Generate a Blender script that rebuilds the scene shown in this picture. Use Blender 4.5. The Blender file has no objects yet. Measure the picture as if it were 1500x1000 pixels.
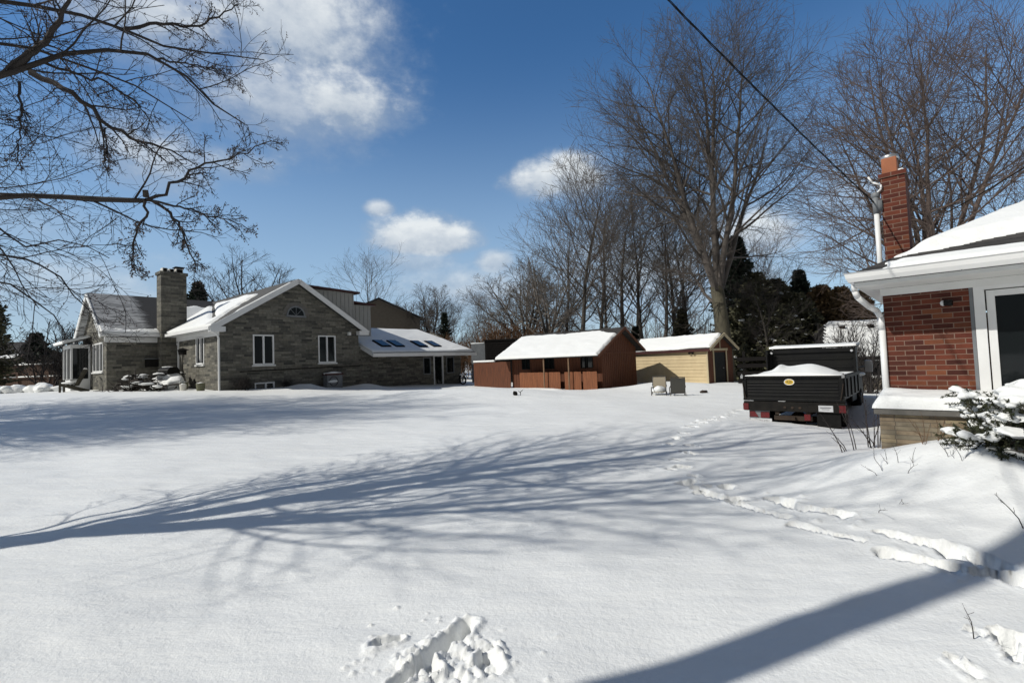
import bpy, math, random
import numpy as np
from mathutils import Matrix, Vector

sc = bpy.context.scene
COL = sc.collection
R = math.radians

# ------------------------------------------------------------------ camera
FPX, CX, CY = 700.0, 750.0, 500.0
PITCH, ROLL = math.atan(30/700.0), 0.037
EYE = 1.65
F = np.array([0, math.cos(PITCH), math.sin(PITCH)])
u0 = np.array([0, -math.sin(PITCH), math.cos(PITCH)]); r0 = np.array([1.0, 0, 0])
RT = math.cos(ROLL)*r0 - math.sin(ROLL)*u0
UP = math.sin(ROLL)*r0 + math.cos(ROLL)*u0
cam_d = bpy.data.cameras.new('camera'); cam = bpy.data.objects.new('camera', cam_d); COL.objects.link(cam)
cam_d.sensor_fit = 'HORIZONTAL'; cam_d.sensor_width = 36; cam_d.lens = 36*FPX/1500
cam_d.clip_start = 0.05; cam_d.clip_end = 3000
m = Matrix.Identity(4)
for i in range(3):
    m[i][0] = RT[i]; m[i][1] = UP[i]; m[i][2] = -F[i]
m[2][3] = EYE
cam.matrix_world = m
sc.camera = cam

def ray(px, py):
    return F + RT*((px-CX)/FPX) + UP*((CY-py)/FPX)
def at(px, py, Y):
    d = ray(px, py); return np.array([0, 0, EYE]) + d*(Y/d[1])

# ------------------------------------------------------------------ noise / terrain
def _hash(ix, iy, s):
    h = (ix.astype(np.int64)*374761393 + iy.astype(np.int64)*668265263 + s*974634777) & 0xffffffff
    h = ((h ^ (h >> 13))*1274126177) & 0xffffffff
    return ((h ^ (h >> 16)) & 0xffff)/65535.0
def vnoise(x, y, s=0):
    x = np.asarray(x, float); y = np.asarray(y, float)
    ix = np.floor(x); iy = np.floor(y); fx = x-ix; fy = y-iy
    fx = fx*fx*fx*(fx*(fx*6-15)+10); fy = fy*fy*fy*(fy*(fy*6-15)+10)
    a = _hash(ix, iy, s); b = _hash(ix+1, iy, s); c = _hash(ix, iy+1, s); d = _hash(ix+1, iy+1, s)
    return (a*(1-fx)+b*fx)*(1-fy)+(c*(1-fx)+d*fx)*fy - 0.5
def fbm(x, y, s=0, o=4):
    t = 0; a = 1.0
    for i in range(o):
        t = t + a*vnoise(x*2**i+7.3*i, y*2**i-3.1*i, s+i); a *= .5
    return t
def S(t):
    t = np.clip(t, 0, 1); return t*t*(3-2*t)
def ga(x, y, cx, cy, sx, sy):
    return np.exp(-((x-cx)/sx)**2-((y-cy)/sy)**2)

def terrain(x, y):
    z = .95*S((-x+2)/22)*S((y-4)/18)
    z = z + .40*ga(x, y, -1.8, 22.5, 4.6, 2.8)
    z = z - .36*ga(x, y, 8.8, 13.4, 3.0, 3.6)
    xl = (x-5.157)*.731-(y-6.6)*.682; yl = (x-5.157)*.682+(y-6.6)*.731
    z = z + .66*S((xl+1.5)/2.6)*np.exp(-((yl+1.0)/1.45)**2)
    z = z + .34*ga(x, y, 7.9, 24.6, 2.4, 1.1)
    z = z - .8*S((x-12)/9)*S((y-12)/8)
    z = z + .10*ga(x, y, -10.5, 24.2, 2.2, 1.0) + .28*ga(x, y, -11.0, 25.4, .9, .55) + .2*ga(x, y, -8.6, 28.2, .9, .5)
    z = z + .07*fbm(x/3.0, y/2.4, 3, 2) + .026*fbm(x/.9, y/.45, 9, 3)
    return z

def G(px, py):
    d = ray(px, py); t = 1.5
    for _ in range(4000):
        p = np.array([0, 0, EYE])+d*t
        if p[2] <= float(terrain(p[0], p[1])): break
        t += .01 + t*.002
    return p

# ------------------------------------------------------------------ materials
def mat_new(name):
    mt = bpy.data.materials.new(name); mt.use_nodes = True
    nt = mt.node_tree; b = nt.nodes['Principled BSDF']; return mt, nt, b
def nd(nt, t, **kw):
    n = nt.nodes.new(t)
    for k, v in kw.items(): setattr(n, k, v)
    return n
def ramp(nt, fac, stops):
    r = nd(nt, 'ShaderNodeValToRGB'); e = r.color_ramp.elements
    while len(e) < len(stops): e.new(.5)
    for i, (p, c) in enumerate(stops):
        e[i].position = p; e[i].color = (*c, 1) if len(c) == 3 else c
    nt.links.new(fac, r.inputs['Fac']); return r.outputs['Color']
def noise_out(nt, scale, detail=4, vec=None, rough=.6):
    n = nd(nt, 'ShaderNodeTexNoise'); n.inputs['Scale'].default_value = scale; n.inputs['Detail'].default_value = detail
    n.inputs['Roughness'].default_value = rough
    if vec: nt.links.new(vec, n.inputs['Vector'])
    return n.outputs['Fac']
def objco(nt, sc_=(1, 1, 1)):
    t = nd(nt, 'ShaderNodeTexCoord'); mp = nd(nt, 'ShaderNodeMapping'); mp.inputs['Scale'].default_value = sc_
    nt.links.new(t.outputs['Object'], mp.inputs['Vector']); return mp.outputs['Vector']
def bump(nt, b, h, strength=.3, dist=.02):
    bp = nd(nt, 'ShaderNodeBump'); bp.inputs['Strength'].default_value = strength; bp.inputs['Distance'].default_value = dist
    nt.links.new(h, bp.inputs['Height']); nt.links.new(bp.outputs['Normal'], b.inputs['Normal']); return bp
def simple(name, c1, c2=None, scale=3, rough=.7, bmp=.15, bscale=30, stretch=(1, 1, 1), metal=0, spec=.4, dist=.01):
    mt, nt, b = mat_new(name)
    v = objco(nt, stretch)
    if c2 is None: c2 = tuple(x*.8 for x in c1)
    b_in = ramp(nt, noise_out(nt, scale, 5, v), [(.3, c1), (.7, c2)])
    nt.links.new(b_in, b.inputs['Base Color']); b.inputs['Roughness'].default_value = rough; b.inputs['Metallic'].default_value = metal
    b.inputs['Specular IOR Level'].default_value = spec
    if bmp: bump(nt, b, noise_out(nt, bscale, 4, v), bmp, dist)
    return mt

def bricks(name, cols, mortar, bw, bh, ms, off=.5, rough=.85, squash=1, sqf=2, noise=.3):
    mt, nt, b = mat_new(name)
    t = nd(nt, 'ShaderNodeTexCoord'); sp = nd(nt, 'ShaderNodeSeparateXYZ'); nt.links.new(t.outputs['Object'], sp.inputs[0])
    ad = nd(nt, 'ShaderNodeMath', operation='ADD'); nt.links.new(sp.outputs[0], ad.inputs[0]); nt.links.new(sp.outputs[1], ad.inputs[1])
    cb = nd(nt, 'ShaderNodeCombineXYZ'); nt.links.new(ad.outputs[0], cb.inputs[0]); nt.links.new(sp.outputs[2], cb.inputs[1])
    wob = noise_out(nt, 6, 2, t.outputs['Object']); wm = nd(nt, 'ShaderNodeVectorMath', operation='SCALE'); wm.inputs['Scale'].default_value = ms*.5
    wc = nd(nt, 'ShaderNodeCombineXYZ'); nt.links.new(wob, wc.inputs[0]); nt.links.new(wob, wc.inputs[1])
    nt.links.new(wc.outputs[0], wm.inputs[0]); wa = nd(nt, 'ShaderNodeVectorMath', operation='ADD')
    nt.links.new(cb.outputs[0], wa.inputs[0]); nt.links.new(wm.outputs[0], wa.inputs[1])
    br = nd(nt, 'ShaderNodeTexBrick'); nt.links.new(wa.outputs[0], br.inputs['Vector'])
    br.offset = off; br.squash = squash; br.squash_frequency = sqf
    br.inputs['Scale'].default_value = 1; br.inputs['Brick Width'].default_value = bw; br.inputs['Row Height'].default_value = bh
    br.inputs['Mortar Size'].default_value = ms; br.inputs['Mortar Smooth'].default_value = .2; br.inputs['Bias'].default_value = 0
    br.inputs['Color1'].default_value = (0, 0, 0, 1); br.inputs['Color2'].default_value = (1, 1, 1, 1); br.inputs['Mortar'].default_value = (.5, .5, .5, 1)
    c = ramp(nt, br.outputs['Color'], [(i/(len(cols)-1), k) for i, k in enumerate(cols)])
    n = noise_out(nt, 7, 5, t.outputs['Object'])
    mx = nd(nt, 'ShaderNodeMix', data_type='RGBA', blend_type='MULTIPLY'); mx.inputs[0].default_value = noise*2
    nt.links.new(c, mx.inputs[6]); nt.links.new(ramp(nt, n, [(.3, (.55, .55, .55)), (.7, (1.1, 1.1, 1.1))]), mx.inputs[7])
    mm = nd(nt, 'ShaderNodeMix', data_type='RGBA'); nt.links.new(br.outputs['Fac'], mm.inputs[0])
    nt.links.new(mx.outputs[2], mm.inputs[6]); mm.inputs[7].default_value = (*mortar, 1)
    nt.links.new(mm.outputs[2], b.inputs['Base Color']); b.inputs['Roughness'].default_value = rough
    b.inputs['Specular IOR Level'].default_value = .25
    iv = nd(nt, 'ShaderNodeMath', operation='MULTIPLY_ADD'); iv.inputs[1].default_value = -1; iv.inputs[2].default_value = 1
    nt.links.new(br.outputs['Fac'], iv.inputs[0])
    a2 = nd(nt, 'ShaderNodeMath', operation='MULTIPLY_ADD'); a2.inputs[1].default_value = .35
    nt.links.new(noise_out(nt, 60, 3, t.outputs['Object']), a2.inputs[0]); nt.links.new(iv.outputs[0], a2.inputs[2])
    bump(nt, b, a2.outputs[0], .6, .008)
    return mt

def snow_mat(name, far=False):
    mt, nt, b = mat_new(name)
    t = nd(nt, 'ShaderNodeTexCoord'); v = t.outputs['Object']
    c = ramp(nt, noise_out(nt, .8, 4, v), [(.3, (.80, .81, .80)), (.7, (.845, .855, .845))])
    nt.links.new(c, b.inputs['Base Color']); b.inputs['Roughness'].default_value = .55
    b.inputs['Specular IOR Level'].default_value = .3
    mp = nd(nt, 'ShaderNodeMapping'); mp.inputs['Scale'].default_value = (.6, 1.6, 1); mp.inputs['Rotation'].default_value = (0, 0, .35); nt.links.new(v, mp.inputs['Vector'])
    a = noise_out(nt, 3.0, 4, mp.outputs[0], .55); f = noise_out(nt, 26, 5, v, .7); g = noise_out(nt, 160, 2, v)
    s1 = nd(nt, 'ShaderNodeMath', operation='MULTIPLY_ADD'); s1.inputs[1].default_value = 2.2; nt.links.new(a, s1.inputs[0])
    s2 = nd(nt, 'ShaderNodeMath', operation='MULTIPLY_ADD'); s2.inputs[1].default_value = .75; nt.links.new(f, s2.inputs[0])
    s3 = nd(nt, 'ShaderNodeMath', operation='MULTIPLY'); s3.inputs[1].default_value = .13; nt.links.new(g, s3.inputs[0])
    nt.links.new(s2.outputs[0], s1.inputs[2]); nt.links.new(s3.outputs[0], s2.inputs[2])
    bump(nt, b, s1.outputs[0], .62, .02)
    return mt

M = {}
M['snow'] = snow_mat('snow')
M['brick'] = bricks('red_brick', [(.050, .014, .010), (.105, .026, .016), (.145, .040, .022), (.070, .020, .014), (.19, .064, .030)], (.19, .125, .095), .2, .067, .0055)
M['stone'] = bricks('grey_ashlar', [(.062, .061, .055), (.135, .129, .110), (.22, .208, .172), (.098, .094, .081), (.185, .172, .138)], (.105, .102, .09), .62, .115, .007, .37, squash=.6, sqf=3, noise=.45)
M['ledgestone'] = bricks('ledgestone', [(.19, .14, .09), (.28, .22, .15), (.22, .19, .14), (.33, .26, .16)], (.12, .10, .08), .48, .055, .004, .4, squash=.7, noise=.45)
M['shingle'] = bricks('dark_shingle', [(.035, .033, .032), (.06, .056, .053), (.045, .043, .041)], (.02, .02, .02), .3, .09, .006, .5)
M['shinglegrey'] = simple('grey_shingle', (.095, .093, .088), (.065, .063, .06), 5, .9, .4, 40)
M['white'] = simple('white_paint', (.74, .74, .73), (.66, .66, .65), 2, .45, .05, 20)
M['offwhite'] = simple('painted_soffit', (.70, .70, .68), (.62, .62, .60), 2, .55, .05, 20)
M['slab'] = simple('stone_coping', (.16, .15, .135), (.10, .095, .085), 6, .85, .3, 30)
M['grey'] = simple('grey_metal', (.18, .19, .20), (.13, .14, .15), 4, .5, .1, 20)
M['redwood'] = simple('red_stained_wood', (.14, .045, .018), (.062, .023, .012), 2.2, .8, .3, 14, (9, 9, .6))
M['redwoodlite'] = simple('weathered_red_wood', (.24, .085, .034), (.125, .047, .021), 2.2, .8, .3, 14, (9, 9, .6))
M['tan'] = simple('tan_siding', (.56, .45, .27), (.47, .37, .22), 2, .6, .08, 25)
M['tantrim'] = simple('tan_trim', (.50, .42, .27), (.44, .36, .22), 2, .6, .08, 25)
M['darkwood'] = simple('dark_wood', (.016, .014, .013), (.009, .008, .008), 4, .8, .2, 20, (6, 6, 1), spec=.12)
M['fencebrown'] = simple('brown_fence', (.10, .055, .035), (.06, .034, .024), 4, .8, .2, 16, (8, 8, .7))
M['post'] = simple('weathered_post', (.24, .15, .09), (.16, .10, .06), 5, .8, .2, 20, (6, 6, .6))
M['batten'] = simple('grey_board_and_batten', (.36, .36, .34), (.30, .30, .285), 3, .7, .1, 20, (5, 5, .6))
M['redtrim'] = simple('dark_red_fascia', (.06, .018, .015), (.04, .012, .011), 4, .5, .1, 20)
M['nbr'] = simple('taupe_stucco', (.16, .135, .105), (.13, .11, .085), 3, .8, .1, 20)
M['black'] = simple('black_paint', (.005, .005, .006), (.010, .010, .009), 3, .45, .12, 25, spec=.16)
M['blackdull'] = simple('dirty_black_steel', (.007, .007, .007), (.018, .016, .014), 5, .8, .3, 25, spec=.12)
M['rubber'] = simple('rubber', (.008, .008, .008), (.013, .013, .013), 8, .9, .3, 40, spec=.1)
M['rim'] = simple('wheel_rim', (.20, .19, .18), (.10, .095, .09), 6, .5, .1, 20, metal=.5)
M['red'] = simple('red_lens', (.13, .008, .010), (.06, .005, .006), 5, .25, 0)
M['plate'] = simple('white_plate', (.55, .56, .58), (.40, .41, .42), 3, .4, 0)
M['ink'] = simple('dark_ink', (.03, .03, .04), (.05, .05, .06), 3, .6, 0)
M['yellow'] = simple('yellow_badge', (.62, .42, .04), (.55, .36, .03), 5, .4, 0)
M['rust'] = simple('rusty_frame', (.045, .028, .018), (.02, .014, .010), 8, .85, .3, 30)
M['clay'] = simple('clay_flue', (.34, .125, .06), (.24, .09, .045), 4, .8, .15, 25)
M['steel'] = simple('galvanised_steel', (.5, .5, .5), (.38, .38, .38), 4, .35, .05, 20, metal=.8)
M['sling'] = simple('taupe_sling', (.30, .26, .19), (.24, .205, .15), 60, .8, .2, 90)
M['slingdark'] = simple('grey_sling', (.075, .072, .062), (.055, .052, .046), 60, .8, .2, 90)
M['chairframe'] = simple('dark_chair_frame', (.035, .032, .028), (.05, .045, .04), 5, .5, .1, 20)
M['adi'] = simple('weathered_green_brown_wood', (.075, .065, .045), (.05, .045, .033), 6, .8, .2, 20)
M['bark'] = simple('grey_bark', (.085, .074, .062), (.05, .044, .038), 4, .9, .6, 9, (3, 3, .7), dist=.03)
M['barkgreen'] = simple('greenish_bark', (.125, .112, .075), (.07, .062, .045), 3, .9, .6, 9, (3, 3, .6), dist=.03)
M['twig'] = simple('brown_twigs', (.115, .098, .086), (.075, .064, .056), 2, .85, 0)
M['twigred'] = simple('reddish_twigs', (.145, .108, .092), (.095, .071, .060), 2, .85, 0)
M['twigdark'] = simple('dark_twigs', (.040, .033, .031), (.028, .024, .022), 2, .85, 0)
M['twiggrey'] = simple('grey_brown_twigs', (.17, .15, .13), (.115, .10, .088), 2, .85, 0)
M['brush'] = simple('rust_brown_brush', (.16, .085, .042), (.10, .056, .03), 2, .9, 0)
M['spruce'] = simple('spruce_needles', (.04, .055, .038), (.024, .033, .024), 3, .8, 0)
M['cedar'] = simple('cedar_foliage', (.12, .115, .065), (.065, .066, .040), 1.2, .85, 0)
M['cedarbrown'] = simple('winter_bronzed_cedar', (.19, .125, .058), (.11, .075, .036), 1.2, .85, 0)
M['juniper'] = simple('juniper_needles', (.028, .040, .018), (.05, .048, .02), 6, .8, 0)
M['moss'] = simple('mossy_planter', (.10, .11, .055), (.16, .15, .11), 8, .9, .3, 30)
M['cream'] = simple('white_ceramic', (.7, .68, .62), (.6, .58, .53), 8, .6, .1, 20)
M['solar'] = simple('skylight_glass', (.012, .015, .022), (.018, .02, .026), 3, .15, 0)
M['logs'] = simple('brush_logs', (.06, .05, .042), (.035, .03, .026), 6, .9, .4, 20)

def glass_mat():
    mt, nt, b = mat_new('dark_window_glass')
    b.inputs['Base Color'].default_value = (.008, .010, .011, 1); b.inputs['Roughness'].default_value = .04
    b.inputs['Specular IOR Level'].default_value = .28
    bump(nt, b, noise_out(nt, 1.3, 1, objco(nt)), .06, .05)
    return mt
M['glass'] = glass_mat()
def frost_mat():
    mt, nt, b = mat_new('frosted_shingle')
    t = nd(nt, 'ShaderNodeTexCoord'); v = t.outputs['Object']
    mp = nd(nt, 'ShaderNodeMapping'); mp.inputs['Scale'].default_value = (1, 5, 5); nt.links.new(v, mp.inputs[0])
    n1 = noise_out(nt, 1.6, 6, mp.outputs[0], .7)
    sp = nd(nt, 'ShaderNodeSeparateXYZ'); nt.links.new(v, sp.inputs[0])
    # melted bare near the chimney (local x -1.3 .. 0)
    mr = nd(nt, 'ShaderNodeMapRange'); mr.inputs[1].default_value = -1.3; mr.inputs[2].default_value = -.7; mr.inputs[3].default_value = .13; mr.inputs[4].default_value = -.28
    nt.links.new(sp.outputs[0], mr.inputs[0])
    ad = nd(nt, 'ShaderNodeMath', operation='ADD'); nt.links.new(n1, ad.inputs[0]); nt.links.new(mr.outputs[0], ad.inputs[1])
    c = ramp(nt, ad.outputs[0], [(.40, (.045, .044, .044)), (.55, (.22, .225, .23)), (.80, (.62, .63, .64))])
    nt.links.new(c, b.inputs['Base Color']); b.inputs['Roughness'].default_value = .8
    bump(nt, b, n1, .3, .03)
    return mt
M['frost'] = frost_mat()

# ------------------------------------------------------------------ mesh helpers
def mesh_np(name, V, Fq):
    me = bpy.data.meshes.new(name); V = np.asarray(V, np.float32); Fq = np.asarray(Fq, np.int32)
    n = len(Fq); k = Fq.shape[1]
    me.vertices.add(len(V)); me.vertices.foreach_set('co', V.ravel())
    me.loops.add(n*k); me.loops.foreach_set('vertex_index', Fq.ravel())
    me.polygons.add(n); me.polygons.foreach_set('loop_start', np.arange(0, n*k, k, dtype=np.int32))
    try: me.polygons.foreach_set('loop_total', np.full(n, k, np.int32))
    except Exception: pass
    me.update(calc_edges=True); me.validate()
    return me
def link(name, me, mat, parent=None, smooth=False):
    if mat is not None:
        me.materials.append(mat)
    o = bpy.data.objects.new(name, me); COL.objects.link(o)
    if parent is not None: o.parent = parent
    if smooth: me.polygons.foreach_set('use_smooth', np.ones(len(me.polygons), bool))
    return o

class MB:
    def __init__(s, mtx=None): s.v = []; s.f = []; s.m = mtx or Matrix.Identity(4)
    def add(s, vs, fs):
        b = len(s.v); s.v += [tuple(s.m @ Vector(v)) for v in vs]; s.f += [tuple(b+i for i in f) for f in fs]; return s
    def box(s, x0, x1, y0, y1, z0, z1):
        return s.add([(x0, y0, z0), (x1, y0, z0), (x1, y1, z0), (x0, y1, z0), (x0, y0, z1), (x1, y0, z1), (x1, y1, z1), (x0, y1, z1)],
                     [(0, 3, 2, 1), (4, 5, 6, 7), (0, 1, 5, 4), (1, 2, 6, 5), (2, 3, 7, 6), (3, 0, 4, 7)])
    def obox(s, a, b, w, h, up=(0, 0, 1)):   # beam from a to b
        a = Vector(a); b = Vector(b); d = (b-a).normalized(); u = Vector(up); sd = d.cross(u).normalized(); u = sd.cross(d)
        vs = []
        for p in (a, b):
            for (i, j) in ((-1, -1), (1, -1), (1, 1), (-1, 1)): vs.append(p+sd*(i*w/2)+u*(j*h/2))
        return s.add(vs, [(0, 1, 2, 3), (7, 6, 5, 4), (0, 4, 5, 1), (1, 5, 6, 2), (2, 6, 7, 3), (3, 7, 4, 0)])
    def poly(s, pts): return s.add(pts, [tuple(range(len(pts)))])
    def slab(s, pts, th):     # polygon pts (3d), extruded down along its normal by th
        P = [Vector(p) for p in pts]; n = (P[1]-P[0]).cross(P[2]-P[0]).normalized(); k = len(P)
        return s.add(P+[p-n*th for p in P], [tuple(range(k)), tuple(range(2*k-1, k-1, -1))]+[(i, k+i, k+(i+1) % k, (i+1) % k) for i in range(k)])
    def prism_y(s, pts, y0, y1):   # (x,z) outline extruded along y
        k = len(pts)
        return s.add([(x, y0, z) for x, z in pts]+[(x, y1, z) for x, z in pts],
                     [tuple(range(k)), tuple(range(2*k-1, k-1, -1))]+[(i, k+i, k+(i+1) % k, (i+1) % k) for i in range(k)])
    def cyl(s, a, b, ra, rb=None, n=10):
        rb = ra if rb is None else rb; a = Vector(a); b = Vector(b); d = (b-a).normalized()
        x = d.orthogonal().normalized(); y = d.cross(x); vs = []
        for p, r in ((a, ra), (b, rb)):
            for i in range(n): t = 2*math.pi*i/n; vs.append(p+x*(r*math.cos(t))+y*(r*math.sin(t)))
        return s.add(vs, [tuple(range(n-1, -1, -1)), tuple(range(n, 2*n))]+[(i, (i+1) % n, n+(i+1) % n, n+i) for i in range(n)])
    def tube(s, pts, r, n=8):
        for i in range(len(pts)-1):
            s.cyl(pts[i], pts[i+1], r if not hasattr(r, '__len__') else r[i], r if not hasattr(r, '__len__') else r[i+1], n)
        return s
    def lathe(s, prof, c=(0, 0, 0), axis='z', n=20):
        vs = []; k = len(prof)
        for r, h in prof:
            for i in range(n):
                t = 2*math.pi*i/n; a, b = r*math.cos(t), r*math.sin(t)
                p = (a, b, h) if axis == 'z' else (h, a, b)
                vs.append((p[0]+c[0], p[1]+c[1], p[2]+c[2]))
        fs = [(j*n+i, j*n+(i+1) % n, (j+1)*n+(i+1) % n, (j+1)*n+i) for j in range(k-1) for i in range(n)]
        return s.add(vs, fs)
    def blob(s, c, rx, ry, rz, seed=0, amp=.25, fr=2.0, nu=12, nv=8):
        vs = []
        for j in range(nv+1):
            ph = math.pi*j/nv
            for i in range(nu):
                th = 2*math.pi*i/nu; d = Vector((math.sin(ph)*math.cos(th), math.sin(ph)*math.sin(th), math.cos(ph)))
                k = 1+amp*2*float(vnoise(d.x*fr+seed*3.7+d.z*1.3, d.y*fr+seed*1.9-d.z*fr, seed))
                vs.append((c[0]+d.x*rx*k, c[1]+d.y*ry*k, c[2]+d.z*rz*k))
        return s.add(vs, [(j*nu+i, (j+1)*nu+i, (j+1)*nu+(i+1) % nu, j*nu+(i+1) % nu) for j in range(nv) for i in range(nu)])
    def wall(s, a0, a1, z0, z1, holes=(), rev=.12):
        """sheet in the local xz plane (y=0) facing -y with rectangular holes and reveals of depth rev"""
        xs = sorted({a0, a1, *[h[0] for h in holes], *[h[1] for h in holes]}); zs = sorted({z0, z1, *[h[2] for h in holes], *[h[3] for h in holes]})
        for i in range(len(xs)-1):
            for j in range(len(zs)-1):
                cx, cz = (xs[i]+xs[i+1])/2, (zs[j]+zs[j+1])/2
                if any(h[0] < cx < h[1] and h[2] < cz < h[3] for h in holes): continue
                s.add([(xs[i], 0, zs[j]), (xs[i+1], 0, zs[j]), (xs[i+1], 0, zs[j+1]), (xs[i], 0, zs[j+1])], [(0, 1, 2, 3)])
        for h in holes:
            x0, x1, w0, w1 = h[:4]
            s.add([(x0, 0, w0), (x1, 0, w0), (x1, rev, w0), (x0, rev, w0), (x0, 0, w1), (x1, 0, w1), (x1, rev, w1), (x0, rev, w1)],
                  [(0, 3, 2, 1), (4, 5, 6, 7), (0, 4, 7, 3), (1, 2, 6, 5)])
        return s
    def build(s, name, mat, parent=None, smooth=False, bevel=0, remesh=0):
        me = bpy.data.meshes.new(name); me.from_pydata(s.v, [], s.f); me.update()
        o = link(name, me, mat, parent, smooth)
        if bevel:
            md = o.modifiers.new('bevel', 'BEVEL'); md.width = bevel; md.segments = 2; md.limit_method = 'ANGLE'
        if remesh:
            md = o.modifiers.new('remesh', 'REMESH'); md.mode = 'VOXEL'; md.voxel_size = remesh; md.use_smooth_shade = True
            sm = o.modifiers.new('smooth', 'SMOOTH'); sm.factor = .5; sm.iterations = 3
        return o

def tag(o, label, cat, group=None, kind=None):
    o['label'] = label; o['category'] = cat
    if group: o['group'] = group
    if kind: o['kind'] = kind
    return o
def thing(name, label, cat, loc=(0, 0, 0), rotz=0, group=None):
    o = bpy.data.objects.new(name, None); COL.objects.link(o); o.empty_display_size = .2
    o.location = loc; o.rotation_euler = (0, 0, rotz); return tag(o, label, cat, group)
def struct(o): o['kind'] = 'structure'; return o
def kids(o): return [c for c in COL.objects if c.parent == o]
def dup(o, parent=None):
    c = o.copy(); COL.objects.link(c)
    if parent is not None: c.parent = parent
    for k in kids(o): dup(k, c)
    return c
MX = lambda ox, oy, a, oz=0: Matrix.Translation((ox, oy, oz)) @ Matrix.Rotation(a, 4, 'Z')

def roof_snow(name, parent, o, ud, vd, L, W, fn, nu=60, nv=30, mat=None):
    """snow lying on a roof plane: o + u*ud + v*vd (+n * thickness fn(u,v)); drops to zero at its edges"""
    o = np.array(o, float); ud = np.array(ud, float); vd = np.array(vd, float); n = np.cross(ud, vd); n /= np.linalg.norm(n)
    if n[2] < 0: n = -n
    u = np.linspace(0, L, nu+1); v = np.linspace(0, W, nv+1)
    e = .004
    u = np.concatenate([[u[0]-e], u, [u[-1]+e]]); v = np.concatenate([[v[0]-e], v, [v[-1]+e]])
    U, Vv = np.meshgrid(u, v, indexing='ij'); T = fn(np.clip(U, 0, L), np.clip(Vv, 0, W))
    T = np.maximum(T, 0); T[0] = 0; T[-1] = 0; T[:, 0] = 0; T[:, -1] = 0
    P = o+U[..., None]*ud+Vv[..., None]*vd+(T[..., None]-.02*(T[..., None] <= 0))*n
    a, b = U.shape; idx = np.arange(a*b).reshape(a, b)
    q = np.stack([idx[:-1, :-1], idx[1:, :-1], idx[1:, 1:], idx[:-1, 1:]], -1).reshape(-1, 4)
    tf = T.ravel(); keep = (tf[q] > 0).any(1); q = q[keep]
    uq, inv = np.unique(q, return_inverse=True)
    me = mesh_np(name, P.reshape(-1, 3)[uq], inv.reshape(-1, 4))
    return link(name, me, mat or M['snow'], parent, True)

# ------------------------------------------------------------------ ground
def steps(segs):
    out = []
    for a, b, s in segs: out += list(np.arange(a, b-1e-9, s))
    return out
def expand(a, b, s, k=1.18):
    out = []; x = a
    while abs(x) < abs(b):
        x += math.copysign(s, b-a) if True else 0; s *= k; out.append(x)
    return out
xs = sorted(expand(-9, -420, .25))+steps([(-9, -5, .1), (-5, -1.15, .06), (-1.15, .15, .011), (.15, 1, .03), (1, 6.4, .026), (6.4, 14, .09)])+[14]+expand(14, 420, .15)
ys = sorted(expand(1.2, -60, .15))+steps([(1.2, 2.3, .04), (2.3, 3.35, .011), (3.35, 8.2, .026), (8.2, 13, .045), (13, 30, .13)])+[30]+expand(30, 600, .3)
xs = np.array(xs); ys = np.array(ys)
GX, GY = np.meshgrid(xs, ys, indexing='ij')
GZ = terrain(GX, GY)

def seg_d(x, y, a, b):
    ax, ay, bx, by = a[0], a[1], b[0], b[1]; dx, dy = bx-ax, by-ay; L = dx*dx+dy*dy+1e-9
    t = np.clip(((x-ax)*dx+(y-ay)*dy)/L, 0, 1)
    return np.hypot(x-ax-t*dx, y-ay-t*dy)
def furrow(p1, p2, w, dep, s, rim=.025, rag=.75):
    global GZ
    a = G(*p1); b = G(*p2); mr = w*4
    sel = (GX > min(a[0], b[0])-mr) & (GX < max(a[0], b[0])+mr) & (GY > min(a[1], b[1])-mr) & (GY < max(a[1], b[1])+mr)
    x = GX[sel]; y = GY[sel]
    d = seg_d(x, y, a, b)/(w*(1.1+1.1*fbm(x/.33, y/.33, s+3, 2))) + rag*fbm(x/.11, y/.11, s, 4)
    z = -dep*(1-S((d-.55)/.4))*(1+.9*fbm(x/.10, y/.10, s+5, 3)) + rim*np.exp(-((d-1.15)/.3)**2)*(1+1.4*fbm(x/.05, y/.05, s+9, 2))
    GZ[sel] += z
for i, (a, b, w, dep) in enumerate([
    ((1076, 737), (1150, 757), .056, .10), ((1168, 770), (1262, 792), .056, .10), ((1155, 741), (1238, 757), .056, .10),
    ((1288, 780), (1395, 808), .056, .10), ((1300, 812), (1392, 832), .08, .12), ((1400, 810), (1470, 830), .08, .11), ((1050, 728), (1096, 732), .06, .09), ((1124, 731), (1150, 737), .07, .1),
    ((1430, 838), (1490, 850), .09, .09)]):
    furrow(a, b, w, dep, 20+i, .012)
for i, (x, y) in enumerate([(1012, 652), (1003, 661), (992, 673), (984, 687), (999, 684), (1017, 697), (1005, 708), (1026, 717), (1037, 712), (1063, 714), (1013, 664), (990, 641), (986, 650), (1030, 722), (1000, 634), (1018, 704), (1042, 724)]):
    furrow((x-3, y), (x+3, y+1), .075, .10, 50+i, .012)
for i, (x, y) in enumerate([(1040, 616), (1054, 611), (1064, 608), (1076, 605), (1086, 601), (1026, 620), (1010, 625)]):
    furrow((x-3, y), (x+3, y), .10, .10, 80+i, .03)
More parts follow.
